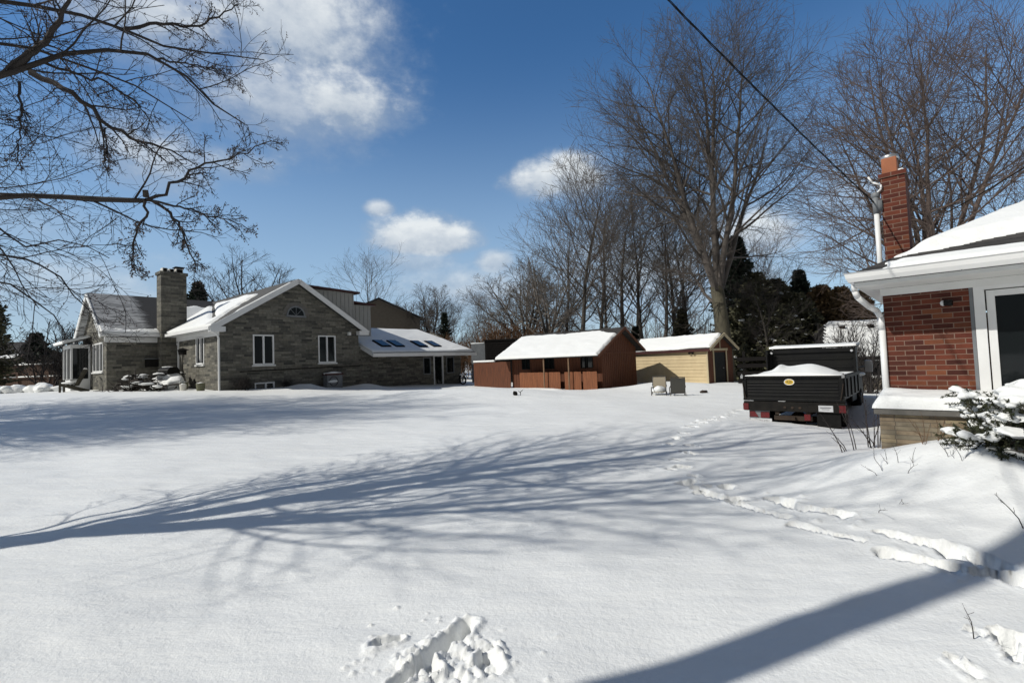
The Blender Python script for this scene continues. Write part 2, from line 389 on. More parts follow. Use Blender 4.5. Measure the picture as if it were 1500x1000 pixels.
# trampled patch in front
for i, (a, b, w, dep) in enumerate([((560, 944), (584, 938), .055, .11), ((684, 912), (676, 928), .06, .10), ((664, 934), (632, 958), .05, .12), ((606, 982), (584, 1000), .06, .13), ((618, 972), (640, 984), .05, .11), ((712, 964), (722, 984), .045, .06)]):
    furrow(a, b, w, dep, 100+i, .018, .35)
c = G(640, 965); k = ga(GX, GY, c[0]+.05, c[1], .36, .27)
rag = fbm(GX/.16, GY/.16, 200, 3)
def blocks(x, y, cs, sd_):     # voronoi lumps: every cell keeps its own height and tilt
    ix = np.floor(x/cs); iy = np.floor(y/cs); best = np.full(x.shape, 9e9); val = np.zeros(x.shape)
    for dx in (-1, 0, 1):
        for dy in (-1, 0, 1):
            cx = (ix+dx+_hash(ix+dx, iy+dy, sd_))*cs; cy = (iy+dy+_hash(ix+dx, iy+dy, sd_+1))*cs; d = np.hypot(x-cx, y-cy)
            v = _hash(ix+dx, iy+dy, sd_+2)-.5+(x-cx)/cs*(_hash(ix+dx, iy+dy, sd_+3)-.5)*1.2+(y-cy)/cs*(_hash(ix+dx, iy+dy, sd_+4)-.5)*1.2
            m_ = d < best; val = np.where(m_, v, val); best = np.minimum(best, d)
    return val-.5*(best/cs)**2
ed = S((k+.35*rag-.42)/.18)
wx = GX+.02*fbm(GX/.05, GY/.05, 230, 2); wy = GY+.02*fbm(GX/.05, GY/.05, 240, 2)
GZ += ed*(.030*fbm(GX/.09, GY/.09, 210, 4)+.030*blocks(wx, wy, .085, 300)+.015*blocks(wx, wy, .034, 320)+.006*fbm(GX/.02, GY/.02, 220, 2)+.008)
for i in range(70):      # thrown crumbs of snow
    px = random.Random(i).gauss(640, 75); py = random.Random(i+500).gauss(950, 30); g = G(px, min(py, 1010)); r = random.Random(i+900).uniform(.006, .016)
    GZ += r*1.1*ga(GX, GY, g[0], g[1], r, r)
for i in range(26):
    rr = random.Random(i+60); px = rr.uniform(1060, 1480); py = 735+(px-1060)*.22+rr.gauss(0, 22); g = G(px, py); r = rr.uniform(.012, .03)
    GZ += r*1.0*ga(GX, GY, g[0], g[1], r, r)
for i, (a, b, w, dep) in enumerate([((1462, 930), (1492, 968), .05, .11), ((1395, 968), (1420, 984), .03, .03), ((1490, 940), (1530, 960), .06, .1), ((1425, 925), (1450, 935), .03, .03)]):
    furrow(a, b, w, dep, 130+i, .022)
def hs(name_idx=0): pass
a, b = GX.shape; idx = np.arange(a*b).reshape(a, b)
q = np.stack([idx[:-1, :-1], idx[1:, :-1], idx[1:, 1:], idx[:-1, 1:]], -1).reshape(-1, 4)
g_me = mesh_np('snowy_ground', np.stack([GX, GY, GZ], -1).reshape(-1, 3), q)
struct(link('snowy_ground', g_me, M['snow'], None, True))
tz = lambda x, y: float(terrain(x, y))

# ------------------------------------------------------------------ tree machinery
def nrm(v): return v/np.maximum(np.linalg.norm(v, axis=-1, keepdims=True), 1e-9)
def grow(rng, P, D, L, R0, R1, K, wob, up, tp=.8):
    N = len(P); pts = np.zeros((N, K+1, 3)); d = nrm(D.copy()); pts[:, 0] = P
    up = np.asarray(up, float)
    for k in range(K):
        d = d + wob*rng.normal(size=(N, 3)); d[:, 2] += up/K; d = nrm(d); pts[:, k+1] = pts[:, k]+d*(L/K)[:, None]
    t = (np.linspace(0, 1, K+1)**tp)[None]
    return pts, R0[:, None]*(1-t)+R1[:, None]*t
def spawn(rng, pts, rad, m, t0, t1, ang, angsd, shape, rf, rmax, K, wob, up, rend, even=1.0, flat=0):
    N, K1, _ = pts.shape; Lp = np.linalg.norm(np.diff(pts, axis=1), axis=2).sum(1)
    t = t0+(t1-t0)*(((np.arange(m)[None]+rng.random((N, m)))/m)**even)
    fi = t*(K1-1); i0 = np.minimum(fi.astype(int), K1-2); fr = fi-i0; n = np.arange(N)[:, None]
    A = pts[n, i0]; B = pts[n, i0+1]; P = A+(B-A)*fr[..., None]; T = nrm(B-A)
    r = rad[n, i0]*(1-fr)+rad[n, i0+1]*fr
    ref = np.where(np.abs(T[..., 2:3]) < .9, np.array([0, 0, 1.0]), np.array([1.0, 0, 0])); X = nrm(np.cross(T, ref)); Y = np.cross(T, X)
    az = np.arange(m)[None]*2.39996+rng.random((N, 1))*6.28+rng.normal(size=(N, m))*.5
    an = ang+angsd*rng.normal(size=(N, m))
    D = np.cos(an)[..., None]*T+np.sin(an)[..., None]*(np.cos(az)[..., None]*X+np.sin(az)[..., None]*Y*(1-flat))
    L = Lp[:, None]*shape(t)*(.7+.6*rng.random((N, m)))
    R0 = np.minimum(r*rf, rmax)
    return grow(rng, P.reshape(-1, 3), D.reshape(-1, 3), L.ravel(), R0.ravel(), np.minimum(R0.ravel(), rend), K, wob, up)
def tubes(pr, sides):
    pts, rad = pr; N, K1, _ = pts.shape
    T = np.empty_like(pts); T[:, 1:-1] = pts[:, 2:]-pts[:, :-2]; T[:, 0] = pts[:, 1]-pts[:, 0]; T[:, -1] = pts[:, -1]-pts[:, -2]; T = nrm(T)
    m0 = nrm(T.mean(1)); ref = np.where(np.abs(m0[:, 2:3]) < .8, np.array([0, 0, 1.0]), np.array([1.0, 0, 0]))[:, None]
    X = nrm(np.cross(T, ref)); Y = np.cross(T, X)
    th = 2*np.pi*np.arange(sides)/sides
    V = pts[:, :, None]+rad[:, :, None, None]*(np.cos(th)[:, None]*X[:, :, None]+np.sin(th)[:, None]*Y[:, :, None])
    idx = np.arange(N*K1*sides).reshape(N, K1, sides); nx = np.roll(idx, -1, 2)
    q = np.stack([idx[:, :-1], nx[:, :-1], nx[:, 1:], idx[:, 1:]], -1).reshape(-1, 4)
    return V.reshape(-1, 3), q
def tmesh(name, levels):
    Vs = []; Qs = []; o = 0
    for pr, s in levels:
        v, q = tubes(pr, s); Vs.append(v); Qs.append(q+o); o += len(v)
    return mesh_np(name, np.concatenate(Vs), np.concatenate(Qs))
def one(a): return np.array(a, float)[None]
def cat(*prs):
    return np.concatenate([p[0] for p in prs]), np.concatenate([p[1] for p in prs])
def resample(P, K):
    P = np.array(P, float); d = np.concatenate([[0], np.cumsum(np.linalg.norm(np.diff(P, axis=0), axis=1))]); t = np.linspace(0, d[-1], K+1)
    return np.stack([np.interp(t, d, P[:, i]) for i in range(3)], 1)

def bare_tree(rng, H, tr, kind='maple', dens=1.0, rt=.007, fan=1.0, fork=.24, low_n=3):
    """returns (trunk levels, crown levels)"""
    m_ = lambda n: max(2, int(n*dens))
    if kind == 'maple':       # short bole, several steep leaders, wide fan
        bole = grow(rng, one([0, 0, -.4]), one([0, 0, 1]), one(H*fork).ravel(), one(tr*1.25).ravel(), one(tr*.85).ravel(), 8, .02, .1)
        top = bole[0][0, -1]; n = 7
        az = np.arange(n)*2.4+rng.random(n)*.5; tl = fan*np.array([.06, .34, .22, .42, .28, .5, .36])
        D = np.stack([np.sin(tl)*np.cos(az), np.sin(tl)*np.sin(az), np.cos(tl)], 1)
        P = np.repeat(top[None], n, 0)-np.array([0, 0, 1])*rng.random((n, 1))*H*.05
        lead = grow(rng, P, D, H*(.74-.22*tl), np.full(n, tr*.50), np.full(n, .022), 14, .045, .35, 1.0)
        low = spawn(rng, *bole, low_n, .66, .97, .95, .12, lambda t: 1.15*.24/fork+0*t, .5, tr*.30, 12, .06, .75, .012)
        l1 = cat(tuple(map(lambda a: a, lead)), (np.stack([resample(p, 14) for p in low[0]]), np.stack([np.interp(np.linspace(0, 12, 15), np.arange(13), r) for r in low[1]])))
        l2 = spawn(rng, *l1, m_(15), .12, .98, .86, .18, lambda t: .21+.33*(1-t)**.8, .6, tr*.22, 9, .07, .24, .009, .7)
        l3 = spawn(rng, *l2, m_(11), .12, 1, .78, .24, lambda t: .24+.32*(1-t), .6, .024, 6, .085, .1, rt*.7, .75)
        l4 = spawn(rng, *l3, m_(7), .1, 1, .65, .22, lambda t: .3+.4*(1-t), .75, .011, 4, .09, .2, rt*.6, .75)
        return [(bole, 14)], [(l1, 8), (l2, 6), (l3, 4), (l4, 3)]
    if kind == 'tall':        # woodland tree, clean leaning stem, narrow crown
        bole = grow(rng, one([0, 0, -.4]), one([rng.normal()*.06, rng.normal()*.06, 1]), one(H*.93).ravel(), one(tr).ravel(), one(.02).ravel(), 16, .03, .3)
        l2 = spawn(rng, *bole, m_(24), .28, .99, .72, .16, lambda t: .07+.36*np.sin(np.clip((t-.2)/.8, 0, 1)*2.6)**1.0*1.0, .5, tr*.45, 10, .07, .55, .010)
        l3 = spawn(rng, *l2, m_(9), .2, 1, .7, .2, lambda t: .2+.32*(1-t), .6, .03, 6, .08, .3, rt*.7)
        l4 = spawn(rng, *l3, m_(7), .1, 1, .65, .25, lambda t: .3+.45*(1-t), .75, .014, 4, .1, .2, rt*.55)
        return [(bole, 10)], [(l2, 6), (l3, 4), (l4, 3)]
    if kind == 'round':       # open grown, round headed
        bole = grow(rng, one([0, 0, -.4]), one([0, 0, 1]), one(H*.3).ravel(), one(tr).ravel(), one(tr*.8).ravel(), 6, .02, .1)
        top = bole[0][0, -1]; n = 9; az = np.arange(n)*2.4+rng.random(n)*.5; tl = np.linspace(.1, 1.05, n)
        D = np.stack([np.sin(tl)*np.cos(az), np.sin(tl)*np.sin(az), np.cos(tl)], 1)
        l1 = grow(rng, np.repeat(top[None], n, 0), D, H*(.68-.16*tl), np.full(n, tr*.5), np.full(n, .015), 10, .06, .25)
        l2 = spawn(rng, *l1, m_(12), .2, 1, .75, .18, lambda t: .18+.34*(1-t), .55, tr*.3, 8, .07, .25, .010)
        l3 = spawn(rng, *l2, m_(9), .15, 1, .7, .2, lambda t: .22+.36*(1-t), .6, .03, 5, .09, .2, rt*.7)
        l4 = spawn(rng, *l3, m_(6), .1, 1, .65, .25, lambda t: .35+.4*(1-t), .75, .014, 3, .1, .1, rt*.6)
        return [(bole, 10)], [(l1, 7), (l2, 5), (l3, 4), (l4, 3)]
    # brush: many stems from the ground
    n = m_(26); az = rng.random(n)*6.28; tl = np.abs(rng.normal(size=n))*.35
    D = np.stack([np.sin(tl)*np.cos(az), np.sin(tl)*np.sin(az), np.cos(tl)], 1); P = rng.normal(size=(n, 3))*np.array([.5, .5, 0])*H*.25; P[:, 2] = -.3
    l1 = grow(rng, P, D, H*(.6+.4*rng.random(n)), np.full(n, tr), np.full(n, .012), 9, .06, .3)
    l2 = spawn(rng, *l1, m_(10), .15, 1, .6, .2, lambda t: .15+.3*(1-t), .6, .03, 6, .08, .4, .009)
    l3 = spawn(rng, *l2, m_(8), .15, 1, .65, .25, lambda t: .25+.35*(1-t), .7, .018, 4, .1, .2, rt*.7)
    return [(l1, 5)], [(l2, 4), (l3, 3)]

MESH = {}
def tree_mesh(key, seed, H, tr, kind, dens, rt, **kw):
    rng = np.random.default_rng(seed); t, c = bare_tree(rng, H, tr, kind, dens, rt, **kw)
    MESH[key] = (tmesh(key+'_trunk', t), tmesh(key+'_crown', c), H)
def put_tree(key, name, label, x, y, H, rot, bark, twig, group=None, wide=1.0, z=None, cat_='tree'):
    tm, cm, h0 = MESH[key]; r = thing(name, label, cat_, (x, y, tz(x, y) if z is None else z), rot, group); s = H/h0; r.scale = (s*wide, s*wide, s)
    for nm, me, mt in (('trunk', tm, bark), ('crown', cm, twig)):
        if not me.materials: me.materials.append(mt)
        o = bpy.data.objects.new(nm, me); COL.objects.link(o); o.parent = r
        if me.materials[0] != mt:
            o.material_slots[0].link = 'OBJECT'; o.material_slots[0].material = mt
    return r
def X(px, Y): return (px-CX)/FPX*Y     # world x of a photo column at distance Y

tree_mesh('maple_a', 11, 22, .46, 'maple', 1.2, .010, fan=.80, fork=.29, low_n=2)
tree_mesh('maple_b', 27, 20, .34, 'maple', 1.15, .010, fan=.9, fork=.2, low_n=3)
tree_mesh('tall_a', 3, 15, .2, 'tall', 1.0, .013)
tree_mesh('tall_b', 8, 15, .18, 'tall', 1.0, .013)
tree_mesh('tall_c', 15, 15, .22, 'tall', .92, .013)
tree_mesh('round_a', 21, 10, .28, 'round', 1.0, .013)
tree_mesh('round_b', 33, 10, .2, 'round', .8, .013)
tree_mesh('brush_a', 41, 4, .035, 'brush', 1.0, .009)
tree_mesh('brush_b', 44, 4, .03, 'brush', 1.0, .009)

BG, BK = M['barkgreen'], M['bark']
put_tree('maple_a', 'maple_tree', 'tallest bare maple with greenish trunk right behind the tan shed', X(1062, 31), 31, 22.6, .6, BG, M['twig'], wide=.98)
put_tree('maple_b', 'maple_tree', 'big bare maple with reddish twigs behind the brick chimney', X(1362, 25), 25, 20.5, 2.1, BK, M['twigred'], wide=.98)
put_tree('tall_b', 'bare_tree', 'bare tree at the right photo edge beside the big maple', X(1500, 29), 29, 13.5, 1.1, BK, M['twigred'])
WG = 'bare woodland trees behind the sheds'
for k, px, Y, H, rot, lab in [
    ('tall_a', 838, 38, 16.2, .3, 'slender bare tree leftmost of the tall trunks rising behind the brown shed'),
    ('tall_b', 868, 40, 15.4, 2.0, 'bare tree behind the middle of the brown shed roof, straight thin trunk'),
    ('tall_c', 914, 38, 15.0, 4.0, 'bare tree behind the brown shed peak with wide spreading branches'),
    ('tall_a', 944, 41, 14.6, 5.2, 'bare tree behind the gap between the brown and tan sheds'),
    ('tall_b', 968, 37, 14.6, 3.3, 'bare tree behind the left end of the tan shed roof'),
    ('tall_c', 986, 43, 15.6, 1.0, 'thin dark bare tree behind the middle of the tan shed roof'),
    ('tall_a', 1012, 40, 14.5, 2.5, 'bare tree close left of the tallest maple trunk'),
    ('round_b', 800, 41, 12.0, .5, 'lower bushy bare tree behind the left end of the brown shed'),
    ('round_a', 772, 46, 11.6, 1.5, 'lower bare tree left of the brown shed, dense rounded twigs'),
    ('tall_b', 890, 48, 15.6, .8, 'distant slim bare tree showing between the trunks behind the brown shed'),
    ('tall_b', 820, 45, 15.0, 1.9, 'bare tree whose twigs fill in behind the leftmost tall trunk'),
    ('tall_c', 930, 46, 15.6, 2.9, 'far slim bare tree rising right behind the brown shed peak'),
    ('tall_a', 1000, 50, 15.6, 5.5, 'far bare tree showing between the tan shed ridge and the tallest maple'),
    ('tall_c', 1120, 41, 12.0, .2, 'bare tree among the dark evergreens right of the tallest maple'),
    ('tall_a', 1150, 44, 12.0, 3.8, 'thin bare tree top poking over the dark evergreens')]:
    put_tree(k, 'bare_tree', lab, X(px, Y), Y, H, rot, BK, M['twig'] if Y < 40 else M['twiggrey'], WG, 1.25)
put_tree('round_a', 'bare_tree', 'round headed bare tree on the skyline right of the taupe house', X(630, 58), 58, 11.3, .4, BK, M['twig'], wide=.95)
put_tree('tall_c', 'bare_tree', 'bare tree rising behind the board and batten dormer', X(536, 58), 58, 13.2, 2.2, BK, M['twig'], wide=1.2)
put_tree('round_b', 'bare_tree', 'spreading bare tree behind the main ridge of the stone house', X(366, 44), 44, 12.6, 1.9, BK, M['twigdark'], wide=1.15)
put_tree('tall_a', 'bare_tree', 'thin pale bare tree in the skyline gap above the snowy lean-to roof', X(692, 62), 62, 9.6, 1.4, BK, M['twig'])
put_tree('tall_b', 'bare_tree', 'small bare tree on the skyline between the round tree and the thin pale one', X(664, 66), 66, 9.0, 4.1, BK, M['twig'], wide=1.2)
put_tree('tall_c', 'bare_tree', 'small bare tree on the skyline above the black outbuilding', X(722, 60), 60, 9.2, .9, BK, M['twig'], wide=1.2)
put_tree('round_a', 'bare_tree', 'low bare tree peeking left of the round skyline tree', X(590, 70), 70, 8.6, 3.9, BK, M['twig'])
BR = 'rust brown brush along the back of the yards'
for i, (px, Y, H, lab) in enumerate([(640, 47, 4.6, 'rusty brown brush directly above the lean-to roof'), (612, 49, 4.0, 'rusty brown brush right of the taupe house wall'), (672, 46, 4.0, 'rusty brown brush above the right end of the lean-to'),
        (742, 44, 6.0, 'tall rusty brush above the black outbuilding'), (770, 42, 5.4, 'tall rusty brush next to the left roof end of the brown shed'), (716, 46, 4.6, 'rusty brush above the left of the black outbuilding'), (800, 43, 5.0, 'rusty brush above the snowy roof of the brown shed')]):
    put_tree('brush_a' if i % 2 else 'brush_b', 'bare_shrub', lab, X(px, Y), Y, H, i*1.3, M['brush'], M['brush'], BR, 1.5, cat_='shrub')
put_tree('brush_b', 'bare_shrub', 'dark bare brush beside the left end of the stone house wing', X(92, 37), 37, 5.6, .7, M['twigdark'], M['twigdark'], wide=1.3, cat_='shrub')
put_tree('brush_a', 'bare_shrub', 'thin bare bush standing in front of the snowy bungalow roof', X(1243, 19.5), 19.5, 4.0, .7, M['twigdark'], M['twigdark'], wide=.8, z=-.9, cat_='shrub')
put_tree('tall_c', 'bare_tree', 'scraggly bare tree with pale limbs in front of the dark evergreens', X(1124, 31), 31, 6.4, .4, BK, M['twigdark'], wide=1.5)

# far-off wood as one mass
def far_wood():
    rng = np.random.default_rng(77); n = 420
    px = np.concatenate([rng.uniform(-500, 2100, n-170), rng.uniform(580, 1085, 170)]); Y = rng.uniform(85, 130, n); P = np.stack([(px-CX)/FPX*Y, Y, np.zeros(n)-1], 1)
    H = rng.uniform(4.5, 8.5, n); H[-170:] *= 1.35
    b = grow(rng, P, np.tile([0, 0, 1.0], (n, 1)), H, np.full(n, .12), np.full(n, .03), 6, .05, .2)
    l2 = spawn(rng, *b, 12, .15, 1, .65, .2, lambda t: .18+.34*(1-t), .6, .06, 4, .08, .4, .02)
    l3 = spawn(rng, *l2, 7, .2, 1, .65, .2, lambda t: .25+.35*(1-t), .7, .03, 3, .1, .2, .016)
    o = link('distant_wood', tmesh('distant_wood', [(b, 4), (l2, 3), (l3, 3)]), M['twig']); tag(o, 'hazy band of bare trees along the far skyline', 'wood', kind='stuff')
far_wood()

# ---------------------------------------------------------------- evergreens
def blades(name, P, D, L, W, mat, parent, rng):
    """one thin kite per blade"""
    D = nrm(D); rnd = rng.normal(size=D.shape); Sd = nrm(np.cross(D, rnd))
    a = P; b = P+D*L[:, None]*.45+Sd*W[:, None]; c_ = P+D*L[:, None]; d = P+D*L[:, None]*.45-Sd*W[:, None]
    V = np.stack([a, b, c_, d], 1).reshape(-1, 3); n = len(P)
    return link(name, mesh_np(name, V, np.arange(4*n).reshape(n, 4)), mat, parent)
def spruce(name, label, x, y, H, rad, seed, mat, z=None, group=None, density=1.0, snow=0, prof=.9):
    rng = np.random.default_rng(seed); root = thing(name, label, 'evergreen tree', (x, y, tz(x, y) if z is None else z), 0, group)
    tr = grow(rng, one([0, 0, -.3]), one([0, 0, 1]), one(H+.3).ravel(), one(H*.02).ravel(), one(.01).ravel(), 10, .004, 0)
    link('trunk', tmesh('trunk', [(tr, 8)]), M['bark'], root)
    n = int(190*density); t = np.sort(rng.random(n))**.9; az = np.arange(n)*2.4+rng.random(n)
    L = rad*(1-t)**prof*(.55+.55*rng.random(n))*(1+.22*np.sin(az*2+seed)*np.sin(t*9+seed))+.15
    P = np.stack([0*t, 0*t, .06*H+t*H*.93], 1); dz = .35-.65*(1-t)
    b = grow(rng, P, np.stack([np.cos(az), np.sin(az), dz], 1), L, .008+.02*(1-t), np.full(n, .004), 6, .06, .5)
    k = 46; N = n*k; i = np.repeat(np.arange(n), k); s = rng.random(N)**.75; fi = s*5.99; i0 = fi.astype(int); fr = fi-i0
    Q = b[0][i, i0]*(1-fr)[:, None]+b[0][i, np.minimum(i0+1, 6)]*fr[:, None]; T = nrm(b[0][i, i0+1]-b[0][i, i0])
    side = np.cross(T, [0, 0, 1.0])*rng.choice([-1, 1], N)[:, None]
    D = T*.7+side*(.5+.5*rng.random(N))[:, None]+rng.normal(size=(N, 3))*.35; D[:, 2] -= .2
    LL = (.14+.26*rng.random(N))*(.5+rad*.3)*(1.15-.45*s)
    v1, q1 = tubes(b, 3)
    blades('crown', Q, D, LL, LL*.2+.012, mat, root, rng)
    link('limbs', mesh_np('limbs', v1, q1), M['bark'], root)
    if snow:
        mb = MB(); sel = rng.choice(np.flatnonzero(s > .72), snow, replace=False)
        for j in sel:
            p = Q[j]; r = .045+.09*rng.random()**2; mb.blob((p[0], p[1], p[2]+.03), r*1.7, r*1.6, r*.6, int(j) % 97, .45, 2, 6, 4)
        mb.build('clinging_snow', M['snow'], root, True)['kind'] = 'stuff'
    return root
EG = 'dark evergreens right of the tallest maple'
spruce('spruce_tree', 'dark spruce tip showing between the stone chimney and the snowy roof', X(290, 45), 45, 9.3, 3.0, 1, M['spruce'], density=1.4)
spruce('spruce_tree', 'small dark spruce behind the fence at the far left', X(52, 41), 41, 4.6, 2.2, 2, M['spruce'])
spruce('evergreen_tree', 'dark evergreen at the left photo edge behind the maple twigs', X(-14, 34), 34, 6.6, 1.7, 22, M['cedar'], prof=.6)
for i, (px, Y, H, rad, mt, lab, sn) in enumerate([
    (1086, 37, 11.8, 2.6, 'spruce', 'tall dark cedar close behind the tallest maple trunk', 60),
    (1112, 36, 8.6, 2.6, 'cedar', 'broad dark cedar with snow specks just right of the tan shed', 150),
    (1140, 38, 8.4, 2.6, 'cedar', 'dark cedar behind the dump truck bed, second from the tan shed', 150),
    (1176, 40, 9.6, 2.2, 'spruce', 'pointed spruce rising above the row of cedars behind the truck', 40),
    (1168, 35, 6.8, 2.6, 'cedar', 'low dark cedar with snowy boughs directly above the truck cab shield', 190),
    (1206, 37, 7.6, 2.6, 'cedarbrown', 'bronzed brown cedar above the snowy bungalow roof', 20),
    (1236, 38, 7.6, 2.4, 'cedarbrown', 'bronzed brown cedar nearest the white eave corner', 0),
    (1262, 40, 7.4, 2.4, 'cedarbrown', 'bronzed brown cedar half hidden by the white downpipe', 0),
    (1100, 33, 6.0, 2.2, 'cedar', 'short dark cedar beside the tan shed door', 130),
    (1134, 33, 5.6, 2.4, 'cedar', 'short dark cedar left of the truck with snow on its boughs', 170)]):
    spruce('evergreen_tree', lab, X(px, Y), Y, H*.96, rad*1.25, 50+i, M[mt], None, EG, 1.9, sn, .85 if mt == 'spruce' else .68)
spruce('evergreen_tree', 'small dark evergreen between trunks above the tan shed roof', X(1000, 40), 40, 5.6, 1.6, 71, M['cedar'], None, None, .8)
spruce('evergreen_tree', 'small evergreen tip above the right half of the brown shed roof', X(877, 41), 41, 4.0, 1.2, 72, M['spruce'], None, None, .7)
spruce('evergreen_tree', 'small evergreen tip over the peak of the brown shed', X(932, 41), 41, 4.2, 1.3, 73, M['spruce'], None, None, .7)
spruce('evergreen_tree', 'narrow dark evergreen beside the round skyline tree', X(652, 55), 55, 7.2, 1.5, 74, M['spruce'], None, None, .8)

# ---------------------------------------------------------------- maple at the left, its limbs reach into the picture
def left_maple():
    rng = np.random.default_rng(5); bx, by = -9.3, 3.55; bz = tz(bx, by)
    root = thing('maple_tree', 'big near maple reaching bare branches in from the upper left', 'tree', (0, 0, 0))
    tk = np.array([bx, by, bz])
    bole = grow(rng, one([bx, by, bz-.4]), one([.03, 0, 1]), one(4.2).ravel(), one(.30).ravel(), one(.24).ravel(), 8, .015, .1)
    top = bole[0][0, -1]
    n = 7; tl = np.array([.03, .16, .33, .18, .36, .08, .48]); az = np.array([0.4, 1.94, 2.1, 5.08, 4.9, 1.7, 5.3])
    D = np.stack([np.sin(tl)*np.cos(az), np.sin(tl)*np.sin(az), np.cos(tl)], 1)
    lead = grow(rng, np.repeat(top[None], n, 0), D, np.array([11.4, 10.6, 9.8, 9.0, 8.2, 10.6, 7.6]), np.array([.17, .14, .11, .10, .09, .12, .08]), np.full(n, .012), 14, .05, .3)
    s2 = spawn(rng, *lead, 12, .12, .98, .8, .15, lambda t: .18+.34*(1-t), .5, .055, 9, .06, .35, .007)
    s3 = spawn(rng, *s2, 8, .15, 1, .7, .2, lambda t: .2+.34*(1-t), .6, .022, 6, .08, .25, .004)
    s4 = spawn(rng, *s3, 5, .15, 1, .65, .2, lambda t: .3+.4*(1-t), .7, .01, 4, .09, .2, .003)
    # limbs that show in the picture: (photo columns/rows, distance at both ends, start and end radius)
    L = [
     ([(0, 123), (30, 103), (60, 90), (99, 76), (150, 70), (204, 70), (231, 87), (270, 108), (282, 135), (330, 162), (357, 181)], 5.2, 6.0, .052, .006, 3.9),
     ([(15, 105), (48, 75), (78, 48), (90, 24), (110, -20)], 5.2, 5.0, .036, .012, None),
     ([(15, 0), (60, 16), (120, 24), (180, 43), (210, 60), (270, 73), (330, 80), (387, 88)], 5.6, 6.6, .040, .005, 4.6),
     ([(183, 42), (225, 34), (294, 39), (330, 18), (352, 6)], 6.05, 6.5, .018, .005, None),
     ([(0, 64), (54, 70), (90, 84), (135, 102), (180, 118), (216, 135), (255, 165), (282, 177)], 5.8, 6.4, .034, .005, 4.4),
     ([(45, 106), (90, 129), (126, 153), (153, 180), (195, 204), (240, 216), (285, 240)], 5.1, 5.6, .026, .005, None),
     ([(0, 290), (60, 287), (130, 292), (213, 294)], 4.7, 5.0, .030, .021, 3.0),
     ([(215, 293), (240, 280), (270, 258), (300, 240), (350, 228), (398, 206)], 5.0, 5.5, .014, .004, None),
     ([(215, 293), (245, 308), (262, 328), (275, 360), (287, 400)], 5.0, 5.3, .013, .004, None),
     ([(213, 294), (212, 315), (199, 342), (192, 375), (205, 405)], 5.0, 4.9, .011, .003, None),
     ([(222, 294), (265, 302), (305, 316), (345, 326), (372, 338)], 5.0, 5.4, .010, .003, None),
     ([(0, 371), (30, 379), (55, 387), (80, 387), (95, 420), (112, 440), (135, 458)], 6.0, 6.2, .026, .005, 3.1),
     ([(0, 411), (20, 421), (50, 437), (75, 456), (95, 487)], 6.2, 6.4, .026, .005, 2.9),
     ([(0, 332), (22, 350), (46, 366), (70, 360), (90, 352), (130, 360), (160, 378)], 5.7, 6.0, .024, .004, 3.0),
     ([(0, 172), (40, 155), (75, 143), (110, 140)], 6.6, 6.9, .012, .004, 4.2),
     ([(0, 216), (60, 210), (110, 192), (170, 186)], 6.8, 7.0, .010, .003, 3.6),
     ([(0, 240), (50, 208), (100, 170), (130, 160)], 7.0, 7.2, .010, .003, 3.6),
     ([(0, 275), (60, 270), (110, 256), (150, 240), (205, 230)], 6.4, 6.6, .013, .003, 3.4),
     ([(28, 120), (32, 165), (28, 200), (24, 240)], 5.6, 5.8, .012, .004, None),
     ([(155, 188), (158, 215), (152, 245)], 5.5, 5.6, .008, .003, None),
     ([(0, 20), (40, 50), (70, 74), (140, 96), (200, 104)], 6.6, 7.0, .016, .004, 4.6),
     ([(60, 90), (100, 105), (150, 118), (200, 150), (225, 185)], 5.3, 5.5, .013, .004, None),
     ([(231, 87), (262, 92), (310, 100), (345, 120)], 5.6, 5.9, .010, .003, None),
    ]
    pts = []; rad = []; K = 16
    for px, y0, y1, ra, rb, hz in L:
        m_ = len(px); P = [at(x, y, y0+(y1-y0)*i/(m_-1)+.05*rng.normal()) for i, (x, y) in enumerate(px)]
        r = np.linspace(ra*1.3, rb*1.15, K+1)
        if hz is not None:
            k = np.array([bx, by, bz+hz]); P = [k, k*.5+P[0]*.5+np.array([0, 0, .12])]+P
        p = resample(P, K); p[1:-1] += rng.normal(size=(K-1, 3))*.012
        pts.append(p); rad.append(r)
    lim = (np.array(pts), np.array(rad))
    v2 = spawn(rng, *lim, 12, .2, 1, .75, .2, lambda t: .15+.18*(1-t), .6, .012, 8, .11, -.05, .0036, flat=.2)
    v3 = spawn(rng, *v2, 8, .12, 1, .8, .25, lambda t: .22+.26*(1-t), .7, .0042, 5, .13, .05, .0024)
    v4 = spawn(rng, *v3, 4, .25, 1, .8, .3, lambda t: .28+.25*(1-t), .8, .003, 3, .14, .1, .0020)
    link('trunk', tmesh('trunk', [(bole, 16)]), M['bark'], root, True)
    link('crown', tmesh('crown', [(lead, 8), (s2, 6), (s3, 4), (s4, 3), (lim, 8), (v2, 5), (v3, 3), (v4, 3)]), M['twigdark'], root, True)
    # seed and bud clusters at twig tips
    tips = np.concatenate([v4[0][::3, -1], v3[0][::2, -1]]); m_ = len(tips[::2]); P = np.repeat(tips[::2], 3, 0)+rng.normal(size=(m_*3, 3))*.012
    Dd = rng.normal(size=P.shape); Dd[:, 2] -= .5
    blades('bud_clusters', P, Dd, .016+.02*rng.random(len(P)), .005+.004*rng.random(len(P)), M['twigred'], root, rng)['kind'] = 'stuff'
    # stub of the sawn limb
    q_ = at(214, 286, 5.0); mb = MB(); mb.cyl(q_+np.array([0, 0, -.02]), q_+np.array([0, -.01, .05]), .028, .026, 10); mb.build('sawn_stub', M['bark'], root)
left_maple()
put_tree('maple_b', 'maple_tree', 'far left maple outside the frame throwing branch shadows by the stone house', -25.0, 10.4, 19, 1.0, BK, M['twig'], wide=.9)
